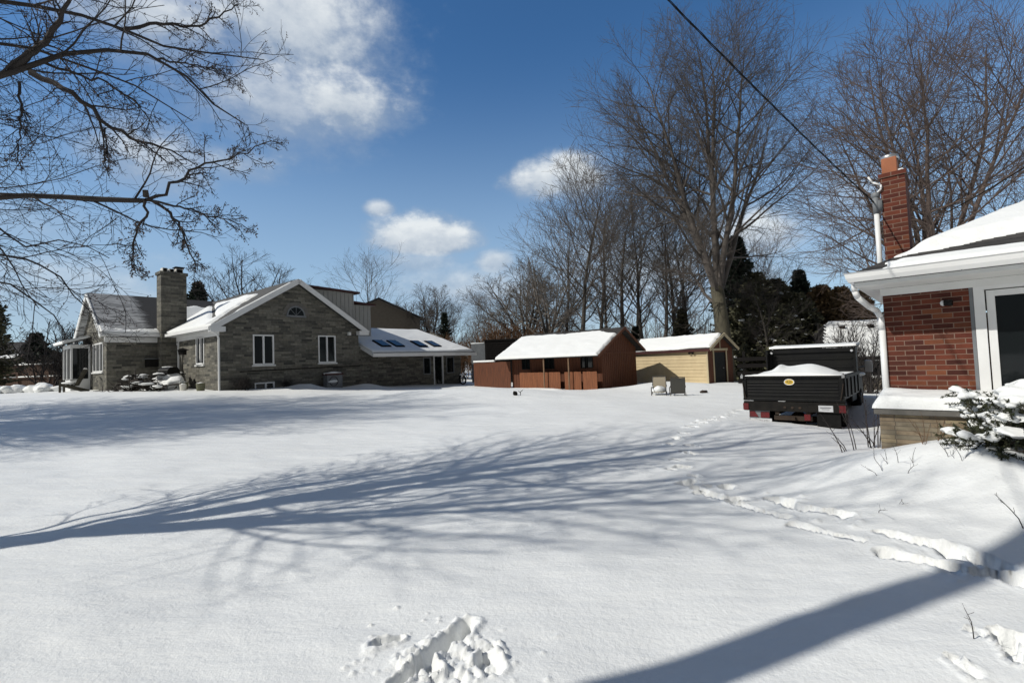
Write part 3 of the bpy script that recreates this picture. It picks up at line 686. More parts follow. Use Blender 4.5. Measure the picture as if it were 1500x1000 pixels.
put_tree('maple_b', 'maple_tree', 'second maple outside the frame at the left, nearer the open snow', -19.6, 10.8, 13, 2.6, BK, M['twig'], wide=.85)

# ---------------------------------------------------------------- utility pole (outside the picture, its shadow crosses the front)
px0, py0 = -5.35, .18
up_ = thing('utility_pole', 'wooden utility pole left of the viewer carrying the overhead cable', 'utility pole', (px0, py0, tz(px0, py0)))
mb = MB(); mb.cyl((0, 0, -.5), (0, 0, 10.5), .17, .13, 16); mb.build('pole', M['post'], up_, True)
mb = MB(); mb.box(-.06, .06, -.9, .9, 9.6, 9.75); mb.build('crossarm', M['post'], up_)
mb = MB(); mb.lathe([(0, 9.0), (.17, 9.0), (.17, 8.2), (0, 8.2)], (.3, 0, 0)); mb.build('transformer', M['grey'], up_)

def window(parent, mtx, x0, x1, z0, z1, rev=.1, mull=(.5,), fr=.07, name='window', sill=True, mat=None, proud=.02):
    mb = MB(mtx); y0, y1 = -proud, rev
    mb.box(x0, x0+fr, y0, y1, z0, z1); mb.box(x1-fr, x1, y0, y1, z0, z1); mb.box(x0+fr, x1-fr, y0, y1, z1-fr, z1); mb.box(x0+fr, x1-fr, y0, y1, z0, z0+fr)
    for k in mull:
        c_ = x0+(x1-x0)*k; mb.box(c_-fr*.6, c_+fr*.6, y0+.004, y1, z0+fr, z1-fr)
    w = mb.build(name, mat or M['white'], parent)
    g = MB(mtx); g.box(x0+fr*.5, x1-fr*.5, rev*.55, rev*.55+.01, z0+fr*.5, z1-fr*.5); g.build('pane', M['glass'], w)
    if sill:
        s_ = MB(mtx); s_.box(x0-.06, x1+.06, -.07, .03, z0-.08, z0-.003); s_.build('sill', M['offwhite'], w)
    return w

# ================================================================ stone house on the left
SH_A = math.atan2(.786, .618)
sh = thing('stone_house', 'grey stone house with gable, tall stone chimney and snowy roof', 'house', (-14.1, 23, 0), SH_A)
I4 = Matrix.Identity(4)
W, EZ, PZ = 7.7, 3.98, 6.42; MID = W/2
FR = MX(0, 0, 0); SIDE = MX(0, 6.6, -math.pi/2)          # side wall: local a=0 at y=6.6 running to y=0, facing -x
WF = MX(-2.9, 6.6, 0); WE = MX(-2.9, 12, -math.pi/2)
mb = MB()
mb.m = FR; mb.wall(0, W, -.6, EZ, [(1.54, 2.6, 1.98, 3.53), (5.08, 6.16, 2.0, 3.56), (1.6, 2.6, .45, 1.08)])
mb.poly([(0, 0, EZ), (W, 0, EZ), (MID, 0, PZ-.05)])
mb.m = SIDE; mb.wall(0, 6.6, -.6, EZ, [(3.6, 4.7, 2.1, 3.55), (0.05, 1.0, .8, 3.4)])
mb.m = WF; mb.wall(0, 2.9, -.6, 3.95)
mb.m = WE; mb.wall(0, 5.4, -.6, 3.95, [(2.5, 4.7, 1.93, 3.5)]); mb.poly([(0, 0, 3.95), (5.4, 0, 3.95), (2.7, 0, 6.2)])
mb.m = I4; mb.poly([(W, 0, -.6), (W, 12, -.6), (W, 12, EZ), (W, 0, EZ)])
wall_o = mb.build('wall', M['stone'], sh)
# flat lintels and quoins standing a little proud
for x0, x1, z in ((1.4, 2.74, 3.53), (4.94, 6.3, 3.56)):
    mb = MB(); mb.box(x0, x1, -.012, .05, z+.004, z+.2); mb.build('lintel', M['stone'], wall_o)
window(sh, FR, 1.54, 2.6, 1.98, 3.53); window(sh, FR, 5.08, 6.16, 2.0, 3.56)
window(sh, FR, 1.6, 2.6, .45, 1.08, mull=(.55,), name='basement_window', sill=False)
window(sh, SIDE, 3.6, 4.7, 2.1, 3.55, mull=(.5,), rev=.12)
window(sh, SIDE, .05, 1.0, .8, 3.4, mull=(), name='patio_door', sill=False, fr=.12)
window(sh, WE, 2.5, 4.7, 1.93, 3.5, mull=(.33, .67))
mb = MB(SIDE); mb.blob((4.15, -.05, 2.12), .5, .1, .07, 3); mb.build('sill_snow', M['snow'], sh, True)
# half round window in the gable
def arc(cx, cz, r, n=14): return [(cx+r*math.cos(math.pi*i/n), cz+r*math.sin(math.pi*i/n)) for i in range(n+1)]
mb = MB(); o_ = arc(3.82, 4.62, .52); i_ = arc(3.82, 4.62, .44)
for k in range(14): mb.prism_y([o_[k], o_[k+1], i_[k+1], i_[k]], -.04, .02)
mb.box(3.26, 4.38, -.06, .02, 4.52, 4.617)
for a_ in (.8, 1.57, 2.34): mb.obox((3.82, -.02, 4.62), (3.82+.44*math.cos(a_), -.02, 4.62+.44*math.sin(a_)), .02, .02, (0, 1, 0))
aw = mb.build('arched_window', M['grey'], sh)
mb = MB(); mb.prism_y(arc(3.82, 4.62, .44), -.008, .01); mb.build('pane', M['glass'], aw)
mb = MB(); o2 = arc(3.82, 4.62, .74, 9); i2 = arc(3.82, 4.62, .525, 9)
for k in range(9):
    mb.prism_y([o2[k], o2[k+1], i2[k+1], i2[k]], -.015-.004*(k % 2), .02)
mb.build('stone_arch', M['slab'], aw)
# roofs
sl = (PZ+.12-3.85)/(MID+.45)
mb = MB()
rz = lambda x: 3.9+sl*(x+.45) if x <= MID else 3.9+sl*(W+.45-x)
mb.slab([(-.45, -.3, rz(-.45)), (MID, -.3, rz(MID)), (MID, 12.3, rz(MID)), (-.45, 6.55, rz(-.45))][::-1] if False else [(-.45, -.3, rz(-.45)), (MID, -.3, rz(MID)), (MID, 12.3, rz(MID)), (-.45, 12.3, rz(-.45))], .14)
mb.slab([(MID, -.3, rz(MID)), (W+.45, -.3, rz(W+.45)), (W+.45, 12.3, rz(W+.45)), (MID, 12.3, rz(MID))], .14)
roof = mb.build('roof', M['shinglegrey'], sh)
wz = lambda y: 3.9+(6.34-3.9)/3.1*(y-6.2)
mb = MB(); mb.slab([(-3.2, 6.2, wz(6.2)), (3.0, 6.2, wz(6.2)), (3.0, 9.3, wz(9.3)), (-3.2, 9.3, wz(9.3))], .12)
mb.slab([(-3.2, 9.3, wz(9.3)), (3.0, 9.3, wz(9.3)), (3.0, 12.4, wz(6.2)), (-3.2, 12.4, wz(6.2))], .12)
mb.build('wing_roof', M['frost'], sh)
# white rake boards and gutters
mb = MB()
for sx in (-1, 1):
    mb = MB(); a = (MID, -.33, rz(MID)-.12); b = (-.5 if sx < 0 else W+.5, -.33, rz(-.45)-.16); mb.obox(a, b, .05, .26)
    if sx < 0: mb.box(-.5, .15, -.36, -.02, 3.62, 3.86)
    else: mb.box(W-.15, W+.5, -.36, -.02, 3.62, 3.86)
    mb.build('rake_board', M['white'], sh)
for ye in (6.15, 12.45):
    mb = MB(); mb.obox((-3.23, 9.3, wz(9.3)-.12), (-3.23, ye, wz(6.2)-.14), .05, .24); mb.build('rake_board', M['white'], sh)
mb = MB(); mb.box(-.58, -.46, -.3, 6.2, 3.72, 3.86); mb.box(-.44, -.01, -.2, 6.4, 3.70, 3.715); mb.box(-.02, .02, 0, 6.0, 3.45, 3.7)
mb.box(-3.2, -.72, 6.06, 6.19, 3.74, 3.9); mb.box(-3.0, -.72, 6.5, 6.58, 3.45, 3.72)
mb.build('gutter', M['white'], sh)
mb = MB(); mb.tube([(-.5, -.2, 3.72), (-.12, -.06, 3.5), (-.05, -.05, 3.3), (-.05, -.05, .7), (.25, -.5, .35), (.5, -1.0, .30)], .05, 8); mb.build('downspout', M['white'], sh)
mb = MB(SIDE); mb.box(1.02, 1.14, -.03, .06, .6, 3.45); mb.box(-.0, .05, -.05, .06, .6, 3.45); mb.build('door_post', M['white'], sh)
mb = MB(SIDE); mb.box(1.7, 1.76, -.12, 0, 3.0, 3.06); mb.lathe([(0, .34), (.06, .3), (.09, .22), (.06, .02), (0, 0)], (1.73, -.16, 2.72), 'z', 8); mb.build('lantern', M['black'], sh)
mb = MB(); mb.tube([(.9, -.04, 1.66), (3, -.04, 1.70), (5.6, -.04, 1.74), (W, -.04, 1.76)], .025, 6); mb.build('conduit', M['blackdull'], sh)
mb = MB(); mb.box(6.95, 7.12, -.13, .0, 3.6, 3.78); mb.build('camera_box', M['offwhite'], sh)
# snow on the roofs
def main_snow(u, v):      # u along ridge (local y from -.3), v up the slope from the eave
    n = fbm(u*.9, v*1.5, 5, 3)
    front = .35+.62*v+.5*n
    t = S((u-front)/.2)*S((4.15+.35*n-v)/.25)
    bare = np.exp(-(((v-1.0-.42*(u-2.0))/(.16+.10*n))**2))*S((u-1.6)/.5)
    return .11*t*(1-bare*1.3)-.004
c1 = 1/math.hypot(1, sl)
roof_snow('roof_snow', sh, (-.45, -.3, rz(-.45)), (0, 1, 0), (c1, 0, sl*c1), 9.2, 4.9, main_snow, 90, 60)
roof_snow('roof_snow', sh, (-.45, -.3, rz(-.45)), (0, 1, 0), (c1, 0, sl*c1), 6.4, .5, lambda u, v: .06*S((.28+.12*fbm(u*2, v, 8, 2)-v)/.12), 70, 12)
roof_snow('roof_snow', sh, (-.45, -.28, rz(-.45)), (0, 1, 0), (c1, 0, sl*c1), .24, 4.6, lambda u, v: .05*S((.10+.05*fbm(u*2, v*1.2, 18, 2)-np.abs(u-.12))/.05)*S((v-1.2)/.4), 10, 60)
c2 = 1/math.hypot(1, (6.34-3.9)/3.1); s2_ = (6.34-3.9)/3.1*c2
roof_snow('roof_snow', sh, (-3.2, 6.2, wz(6.2)), (1, 0, 0), (0, c2, s2_), 2.5, 1.2, lambda u, v: .1*S((.55+.5*fbm(u*1.5, v*2, 31, 3)-v)/.3), 50, 24)
roof_snow('roof_snow', sh, (.5, 6.2, wz(6.2)), (1, 0, 0), (0, c2, s2_), 2.4, 3.6, lambda u, v: .09*S((u-.05-.3*fbm(v*1.2, u, 35, 2))/.2)*S((3.3-v+.6*fbm(u, v, 36, 2))/.3), 40, 40)
# chimney
mb = MB(); mb.box(-.72, .5, 5.85, 6.58, -.5, 7.35); mb.box(-.78, .56, 5.79, 6.64, 7.2, 7.36)
ch = mb.build('chimney', M['stone'], sh)
mb = MB()
for x0, x1, h in ((-.6, -.36, .22), (-.28, -.04, .2), (.04, .38, .24)): mb.box(x0, x1, 6.0, 6.4, 7.364, 7.364+h)
mb.build('flue', M['cream'], ch)
mb = MB(); mb.box(.0, .46, 5.95, 6.5, 7.68, 7.72)
for x in (.05, .4): mb.box(x, x+.02, 6.0, 6.4, 7.605, 7.68)
mb.box(-.56, -.40, 5.996, 6.0, 7.40, 7.56); mb.box(-.24, -.08, 5.996, 6.0, 7.40, 7.54); mb.box(.08, .34, 5.996, 6.0, 7.40, 7.58)
mb.build('chimney_cap', M['blackdull'], ch)
# upper dormer volume with vertical boards
mb = MB(); mb.box(MID+.1, 8.1, 1.0, 6.5, 3.4, 6.36); x = MID+.25
while x < 8.05: mb.box(x, x+.04, .975, 1.0, 3.5, 6.34); x += .28
dm = mb.build('dormer', M['batten'], sh)
mb = MB(); mb.slab([(MID+.12, .75, 6.56), (8.4, .75, 6.42), (8.4, 6.8, 6.42), (MID+.12, 6.8, 6.56)], .12); mb.build('dormer_roof', M['redtrim'], dm)
mb = MB(); mb.box(8.1, 9.75, 1.6, 6.0, 3.4, 5.72); x = 8.3
while x < 9.7: mb.box(x, x+.04, 1.575, 1.6, 3.5, 5.7); x += .3
d2 = mb.build('dormer', M['batten'], sh)
mb = MB(); mb.slab([(8.104, 1.35, 5.93), (10.0, 1.35, 5.82), (10.0, 6.2, 5.82), (8.104, 6.2, 5.93)], .12); mb.build('dormer_roof', M['redtrim'], d2)
# lean-to on the right with skylights
lz = lambda y: 2.5+.42*(y+1.1)
mb = MB(MX(0, .12, 0)); mb.wall(W+.02, 16.6, -.6, 2.92, [(13.85, 14.8, .1, 2.35), (12.9, 13.6, 1.0, 2.2), (15.1, 15.9, 1.0, 2.2)]); mb.m = I4
mb.poly([(16.6, .12, -.6), (16.6, 3.4, -.6), (16.6, 3.4, 4.3), (16.6, .12, 2.92)]); mb.build('lean_to_wall', M['stone'], sh)
LT = MX(0, .12, 0)
window(sh, LT, 13.85, 14.8, .1, 2.35, mull=(), name='glass_door', sill=False, fr=.11)
window(sh, LT, 12.9, 13.6, 1.0, 2.2, mull=(), sill=False, mat=M['grey']); window(sh, LT, 15.1, 15.9, 1.0, 2.2, mull=(), sill=False, mat=M['grey'])
mb = MB(); mb.slab([(W+.26, -1.1, lz(-1.1)), (17.0, -1.1, lz(-1.1)), (15.4, 3.5, lz(3.5)), (W+.26, 3.5, lz(3.5))], .1); mb.build('lean_to_roof', M['shinglegrey'], sh)
mb = MB(); mb.obox((W+.23, -1.12, lz(-1.1)-.12), (W+.23, 1.2, lz(1.2)-.12), .05, .2); mb.box(W+.2, 17.02, -1.17, -1.115, lz(-1.1)-.24, lz(-1.1)-.02); mb.build('fascia', M['white'], sh)
cl = 1/math.hypot(1, .42)
def lt_snow(u, v):
    t = .07+.07*S((u-6.0)/2)+.02*fbm(u, v*2, 61, 3)
    e = S((v-.10)/.08)*S((4.95-v)/.2)*S((9.0-.34*v-u)/.25)
    for c_ in (1.6, 2.7, 4.7, 6.0): e = e*(1-S((.42-np.abs(u-c_))/.05)*S((.62-np.abs(v-1.5))/.05))
    return t*e-.002
roof_snow('roof_snow', sh, (W+.28, -1.1, lz(-1.1)), (1, 0, 0), (0, cl, .42*cl), 9.0, 5.0, lt_snow, 150, 70)
for c_ in (1.6, 2.7, 4.7, 6.0):
    mb = MB(); o = Vector((W+.28+c_, -1.1+1.5*cl, lz(-1.1)+1.5*.42*cl)); uu = Vector((1, 0, 0)); vv = Vector((0, cl, .42*cl)); nn = Vector((0, -.42*cl, cl))
    mb.slab([o+uu*i+vv*j+nn*.13 for i, j in ((-.36, -.56), (.36, -.56), (.36, .56), (-.36, .56))], .13); sk = mb.build('skylight', M['darkwood'], sh, bevel=.01)
    mb = MB(); mb.slab([o+uu*i+vv*j+nn*.136 for i, j in ((-.3, -.5), (.3, -.5), (.3, .5), (-.3, .5))], .004); mb.build('pane', M['solar'], sk)
# white bay porch at the far left
mb = MB(); mb.box(-3.75, -2.92, 10.0, 12.0, -.4, 1.6); mb.build('bay_base', M['white'], sh)
mb = MB()
for (x, y) in ((-3.75, 10.0), (-3.75, 11.0), (-3.75, 11.92), (-3.0, 10.0)): mb.box(x, x+.09, y, y+.09, 1.6, 3.3)
mb.box(-3.76, -2.92, 9.98, 12.02, 3.3, 3.5); mb.build('bay_post', M['white'], sh)
mb = MB(); mb.box(-3.68, -3.66, 10.1, 11.9, 1.6, 3.3); mb.box(-3.66, -2.92, 10.03, 10.05, 1.6, 3.3); mb.build('bay_glass', M['glass'], sh)
mb = MB(); mb.slab([(-4.1, 9.8, 3.55), (-2.9, 9.8, 3.95), (-2.9, 12.3, 3.95), (-4.1, 12.3, 3.55)], .08); mb.build('bay_roof', M['shinglegrey'], sh)
roof_snow('roof_snow', sh, (-4.1, 9.8, 3.55), (0, 1, 0), (.949, 0, .316), 2.5, 1.2, lambda u, v: .12+.03*fbm(u*2, v*2, 77, 2), 20, 12)

def shw(x, y):            # stone house local -> world
    c_, s_ = math.cos(SH_A), math.sin(SH_A); return (-14.1+c_*x-s_*y, 23+s_*x+c_*y)
# things around the stone house
p = shw(5.65, -.5); pz = tz(*p)
hp = thing('heat_pump', 'grey outdoor heat pump with snow on top against the stone gable', 'heat pump', (p[0], p[1], pz), SH_A)
mb = MB(); mb.box(-.48, .48, -.2, .2, -.1, .72); mb.build('casing', M['grey'], hp, bevel=.02)
mb = MB(); mb.lathe([(.30, -.02), (.33, -.02), (.33, .0), (.30, .0), (.05, -.005)], (0, 0, 0), 'z', 20); mb.m = Matrix.Translation((-.1, -.215, .5)) @ Matrix.Rotation(R(90), 4, 'X')
mb2 = MB(Matrix.Translation((-.08, -.205, .38)) @ Matrix.Rotation(R(90), 4, 'X')); mb2.lathe([(.27, -.01), (.27, .01), (.24, .01), (.24, 0)], (0, 0, 0), 'z', 20); mb2.lathe([(.06, 0), (.06, .01), (0, .01)], (0, 0, 0), 'z', 12); mb2.build('fan_guard', M['blackdull'], hp)
mb = MB(); mb.box(-.52, .52, -.24, .24, .724, .82); mb.build('lid', M['redtrim'], hp)
mb = MB(); mb.blob((0, 0, .82), .52, .24, .10, 4); mb.build('snow_cap', M['snow'], hp, True)
mb = MB(); mb.blob((-.15, -.26, .38), .28, .1, .07, 9); mb.build('snow_cap', M['snow'], hp, True)
# barbecue by the lit side wall
p = shw(-1.0, 3.7); bq = thing('barbecue', 'black gas barbecue dusted with snow beside the lit stone wall', 'barbecue', (p[0], p[1], tz(*p)), SH_A+.6)
mb = MB(); mb.box(-.35, .35, -.25, .25, .1, .75); mb.build('cart', M['blackdull'], bq, bevel=.015)
mb = MB(); mb.prism_y([(-.42, .78), (.42, .78), (.40, .98), (.25, 1.12), (-.25, 1.12), (-.40, .98)], -.28, .28); mb.build('lid', M['black'], bq, bevel=.02)
mb = MB(); mb.box(-.85, -.43, -.25, .25, .74, .78); mb.box(.43, .85, -.25, .25, .74, .78); mb.build('side_shelf', M['blackdull'], bq)
mb = MB(); mb.blob((-.64, 0, .8), .22, .24, .07, 2); mb.blob((.64, 0, .8), .22, .24, .08, 5); mb.blob((0, .05, 1.13), .25, .24, .05, 6); mb.build('snow_cap', M['snow'], bq, True)
mb = MB()
for sx in (-1, 1): mb.cyl((sx*.38, .2, .1), (sx*.43, .2, .1), .1, .1, 12)
mb.build('wheel', M['rubber'], bq)
p = shw(-.6, 3.0); bf = thing('bird_feeder', 'dark flat topped bird feeder on a pole beside the barbecue', 'bird feeder', (p[0], p[1], tz(*p)))
mb = MB(); mb.cyl((0, 0, -.2), (0, 0, 1.75), .02, .02, 8); mb.build('pole', M['blackdull'], bf)
mb = MB(); mb.box(-.12, .12, -.12, .12, 1.76, 1.98); mb.lathe([(0, 2.12), (.32, 2.0), (.32, 1.985), (0, 1.985)], (0, 0, 0), 'z', 4); mb.build('feeder_box', M['blackdull'], bf)
for i, (lx, ly, w_, h_, mt, lab) in enumerate([(-.75, 2.4, .2, .36, 'moss', 'mossy green planter box near the barbecue'), (-.55, .8, .2, .36, 'moss', 'mossy green planter beside the white downspout of the stone house'), (-1.0, 1.7, .15, .3, 'cream', 'pale weathered tub between the two mossy planters')]):
    p = shw(lx, ly); t_ = thing('planter', lab, 'planter', (p[0], p[1], tz(*p)), SH_A)
    mb = MB(); mb.lathe([(w_*.8, -.1), (w_, h_), (w_*.9, h_), (w_*.85, h_-.08), (0, h_-.08)], (0, 0, 0), 'z', 12); mb.build('tub', M[mt], t_)
    mb = MB(); mb.blob((0, 0, h_-.03), w_*.8, w_*.8, .08, i+3); mb.build('snow_cap', M['snow'], t_, True)
# brush pile and snow rubble
def sticks(name, label, x, y, n, sx, sy, sz, seed, mat, cat_, snow=True):
    rng = np.random.default_rng(seed); z = tz(x, y); t_ = thing(name, label, cat_, (x, y, z))
    P = rng.normal(size=(n, 3))*np.array([sx, sy, 0])*.45; P[:, 2] = rng.random(n)*sz*np.exp(-(P[:, 0]/sx)**2*1.6)
    D = rng.normal(size=(n, 3)); D[:, 2] *= .25; L = rng.uniform(.5, 1.6, n)*sx*.6
    b = grow(rng, P-nrm(D)*L[:, None]*.5, D, L, rng.uniform(.015, .05, n), np.full(n, .012), 5, .08, 0)
    link('branches', tmesh('branches', [(b, 5)]), mat, t_)
    if snow:
        mb = MB()
        for k in range(9):
            p_ = P[k]; mb.blob((p_[0], p_[1], p_[2]+.1), .3, .22, .06, k+seed, .4, 2, 8, 5)
        mb.build('snow_cap', M['snow'], t_, True)
    return t_
q_ = at(200, 568, 23.0); sticks('brush_pile', 'low dark pile of cut branches and junk in front of the stone wing', q_[0], q_[1], 170, 1.35, .6, .75, 4, M['logs'], 'brush pile')
def rubble(name, label, pxs, Y, hh, seed, n):
    rng = random.Random(seed); mb = MB()
    for k in range(n):
        px = rng.uniform(*pxs); y = Y+rng.gauss(0, .4); x = X(px, y); r_ = rng.uniform(.12, .34)
        mb.blob((x, y, tz(x, y)+rng.random()*hh*.7), r_*1.2, r_, r_*.8, k+seed, .35, 2.2, 9, 6)
    o = mb.build(name, M['snow'], None, True, remesh=.07); tag(o, label, 'snow bank')
rubble('snow_bank', 'lumpy ploughed snow bank along the far left fence', (-60, 92), 28, .45, 1, 60)
rubble('snow_bank', 'heap of lumpy cleared snow between the brush pile and the barbecue', (226, 262), 24.4, .8, 2, 26)
# adirondack chair
q_ = at(108, 570, 25.0); ad = thing('adirondack_chair', 'dark wooden lounge chair with snowy seat by the white bay', 'chair', (q_[0], q_[1], tz(q_[0], q_[1])+.02), R(-60))
mb = MB()
for k in range(5):
    x = -.28+k*.115; mb.obox((x+.055, .12, .32), (x+.055, .48, 1.15), .1, .03, (1, 0, 0))
mb.build('backrest', M['adi'], ad)
mb = MB()
for k in range(5): mb.obox((-.3, -.45+k*.13, .42-.03*k), (.3, -.45+k*.13, .42-.03*k), .11, .03)
mb.build('seat', M['adi'], ad)
mb = MB()
for sx in (-.34, .34): mb.box(sx-.06, sx+.06, -.55, .3, .6, .63)
mb.build('armrest', M['adi'], ad)
for sx in (-.34, .34):
    mb = MB(); mb.box(sx-.04, sx+.04, -.5, -.42, -.15, .597); mb.build('leg', M['adi'], ad)
    mb = MB(); mb.obox((sx, -.45, .38), (sx, .55, -.02), .04, .12); mb.build('leg', M['adi'], ad)
mb = MB(); mb.blob((0, -.2, .43), .3, .3, .08, 3); mb.blob((0, .47, 1.16), .28, .05, .05, 5); mb.build('snow_cap', M['snow'], ad, True)
mb = MB(); p = shw(-.95, 5.7); mbx = thing('vent_box', 'dark wall box mounted on the shaded stone wing left of the chimney', 'vent', (*shw(-.98, 6.45), 2.35), SH_A)
mb.box(-.3, .3, -.16, .12, -.25, .18); mb.build('housing', M['blackdull'], mbx, bevel=.02)
mb = MB(); mb.box(-.34, .34, -.24, .12, .184, .22); mb.build('hood', M['grey'], mbx)
# dark rose bushes at the gable corner
for i, (lx, ly, H, lab) in enumerate([(.9, -.45, .75, 'dark scrubby bush at the foot of the shaded gable, left of the basement window'), (3.0, -.45, .45, 'small dark scrubby bush right of the basement window')]):
    p = shw(lx, ly); put_tree('brush_a', 'dormant_bush', lab, p[0], p[1], H, i*2., M['twigdark'], M['twigdark'], None, 1.6, cat_='bush')
# hose reel / cart by the lean-to
p = shw(15.6, -1.0); hr = thing('hose_reel', 'round snow dusted hose reel leaning at the right end of the lean-to', 'hose reel', (p[0], p[1], tz(*p)+.35), SH_A)
mb = MB(Matrix.Rotation(R(80), 4, 'X')); mb.lathe([(.30, -.06), (.36, -.04), (.36, .04), (.30, .06), (.30, -.06)], (0, 0, 0), 'z', 20); mb.build('rim', M['blackdull'], hr, True)
mb = MB()
for k in range(5): a_ = k*math.pi/5; mb.obox((-.3*math.cos(a_), 0, -.3*math.sin(a_)), (.3*math.cos(a_), 0, .3*math.sin(a_)), .03, .03, (0, 1, 0))
mb.build('spokes', M['grey'], hr)
mb = MB(); mb.blob((0, 0, .36), .26, .08, .06, 2); mb.build('snow_cap', M['snow'], hr, True)

# ---------------------------------------------------------------- far left: neighbour, fence
nb = thing('bungalow', 'grey neighbouring bungalow with snowy eaves at the left photo edge', 'house', (X(-30, 50), 50, 1.0), 0)
mb = MB(); mb.wall(-6, 4.0, -1, 3.1, [(-2, .2, .9, 2.2)]); mb.poly([(4.0, 0, -1), (4.0, 6, -1), (4.0, 6, 3.1), (4.0, 0, 3.1)]); mb.build('wall', M['nbr'], nb)
window(nb, I4, -2, .2, .9, 2.2, mull=(.5,))
mb = MB(); mb.slab([(-6.5, -.5, 3.0), (4.6, -.5, 3.0), (1.6, 3, 4.9), (-6.5, 3, 4.9)], .15); mb.slab([(4.6, -.5, 3.0), (4.6, 6.5, 3.0), (1.6, 3, 4.9)], .15); mb.build('roof', M['shingle'], nb)
roof_snow('roof_snow', nb, (-6.5, -.5, 3.0), (1, 0, 0), (0, .88, .475), 11.0, .6, lambda u, v: .1+.03*fbm(u, v, 5, 2), 40, 8)
for i, (xa, xb, lab) in enumerate([(-90, 24, 'brown board fence bay at the far left photo edge'), (24, 69, 'brown board fence bay with snowy rails under the small spruce'), (69, 106, 'brown board fence bay ending at the white bay of the stone house')]):
    Y = 38; x0, x1 = X(xa, Y), X(xb, Y); f_ = thing('board_fence', lab, 'fence', (x0, Y, 1.0), 0, 'far left fence bays'); w_ = x1-x0
    mb = MB(); x = .1
    while x < w_-.1: mb.box(x, x+.13, .02, .04, -.4, 1.78); x += .145
    mb.build('boards', M['fencebrown'], f_)
    mb = MB(); mb.box(0, .14, -.06, .08, -.4, 1.95); mb.build('post', M['fencebrown'], f_)
    mb = MB(); mb.box(.14, w_, -.03, .05, 1.78, 1.84); mb.box(.14, w_, -.06, .018, .78, .86); mb.build('rail', M['fencebrown'], f_)
    mb = MB(); mb.box(.14, w_, -.04, .06, 1.842, 1.93); mb.box(.14, w_, -.07, .016, .862, .95); mb.build('rail_snow', M['snow'], f_, True)
cv = thing('covered_trailer', 'low covered trailer under snow behind the far left fence', 'trailer', (X(45, 42), 42, 1.0))
mb = MB(); mb.box(-1.6, 1.4, 0, 2, .3, 2.0); mb.build('body', M['grey'], cv, bevel=.1)
mb = MB(); mb.blob((-.1, .8, 2.0), 1.6, 1.0, .25, 3, .15); mb.build('snow_cap', M['snow'], cv, True)
# taupe neighbour behind the lean-to
tn = thing('taupe_house', 'taupe neighbouring house gable seen behind the lean-to roof', 'house', (X(558, 55), 55, 0), R(25))
mb = MB(); mb.poly([(-5, 0, -1), (4.6, 0, -1), (4.6, 0, 7.2), (-.2, 0, 9.4), (-5, 0, 7.2)]); mb.poly([(4.6, 0, -1), (4.6, 8, -1), (4.6, 8, 7.2), (4.6, 0, 7.2)]); mb.build('wall', M['nbr'], tn)
mb = MB(); mb.slab([(-.2, -.4, 9.62), (5.1, -.4, 7.2), (5.1, 8.3, 7.2), (-.2, 8.3, 9.62)], .16); mb.slab([(-5.5, -.4, 7.2), (-.2, -.4, 9.62), (-.2, 8.3, 9.62), (-5.5, 8.3, 7.2)], .16)
mb.build('roof', M['shingle'], tn)
roof_snow('roof_snow', tn, (5.1, .4, 7.2), (0, 1, 0), (-.91, 0, .415), 5, 3.0, lambda u, v: .1+.02*fbm(u, v, 9, 2), 20, 20)

# ================================================================ sheds
def shed_world(o, a, x, y): c_, s_ = math.cos(a), math.sin(a); return (o[0]+c_*x-s_*y, o[1]+s_*x+c_*y)
A40 = R(-40)
bo = (4.85, 26.1)
bs = thing('wooden_shed', 'red brown wooden shed with porch posts and thick snow on its roof', 'shed', (bo[0], bo[1], 0), A40)
LX, DP = -6.4, 4.2; bz_ = lambda y: 1.86+.506*(y+1.0) if y <= DP/2 else 1.86+.506*(DP/2+1.0)-.506*(y-DP/2)
def planks_wall(mb, a0, a1, z0, z1, holes=(), w=.16, rev=.06):
    mb.wall(a0, a1, z0, z1, holes, rev)
mb = MB(); mb.wall(LX, 0, -.6, 2.36, [(-5.6, -4.95, 1.15, 1.85), (-3.9, -3.15, 1.15, 1.85), (-1.35, -.55, 1.15, 1.85)], .08)
mb.poly([(0, 0, -.6), (0, DP, -.6), (0, DP, 2.36), (0, DP/2, 3.36), (0, 0, 2.36)]); mb.poly([(LX, DP, -.6), (LX, 0, -.6), (LX, 0, 2.36), (LX, DP/2, 3.36), (LX, DP, 2.36)])
mb.poly([(0, DP, -.6), (LX, DP, -.6), (LX, DP, 2.36), (0, DP, 2.36)])
bw = mb.build('wall', M['redwood'], bs)
mb = MB(); x = LX+.1                                  # vertical cover strips
while x < -.05:
    if not any(a-.05 < x < b for a, b in ((-5.6, -4.95), (-3.9, -3.15), (-1.35, -.55))): mb.box(x, x+.03, -.018, -.001, -.3, 2.33)
    x += .2
y = .1
while y < DP: mb.box(.001, .016, y, y+.03, -.3, min(bz_(y), bz_(y+.03))-.16); y += .22
mb.box(.017, .03, 0, DP, 1.92, 2.0)
mb.build('cover_strips', M['redwood'], bw)
for a, b in ((-5.6, -4.95), (-3.9, -3.15), (-1.35, -.55)): window(bs, I4, a, b, 1.15, 1.85, .07, (.5,), .05, mat=M['darkwood'], sill=False)
mb = MB(); mb.slab([(-6.9, -1.0, bz_(-1)), (.4, -1.0, bz_(-1)), (.4, DP/2, bz_(DP/2)), (-6.9, DP/2, bz_(DP/2))], .1)
mb.slab([(-6.9, DP/2, bz_(DP/2)), (.4, DP/2, bz_(DP/2)), (.4, DP+.5, bz_(DP+.5)), (-6.9, DP+.5, bz_(DP+.5))], .1); mb.build('roof', M['shingle'], bs)
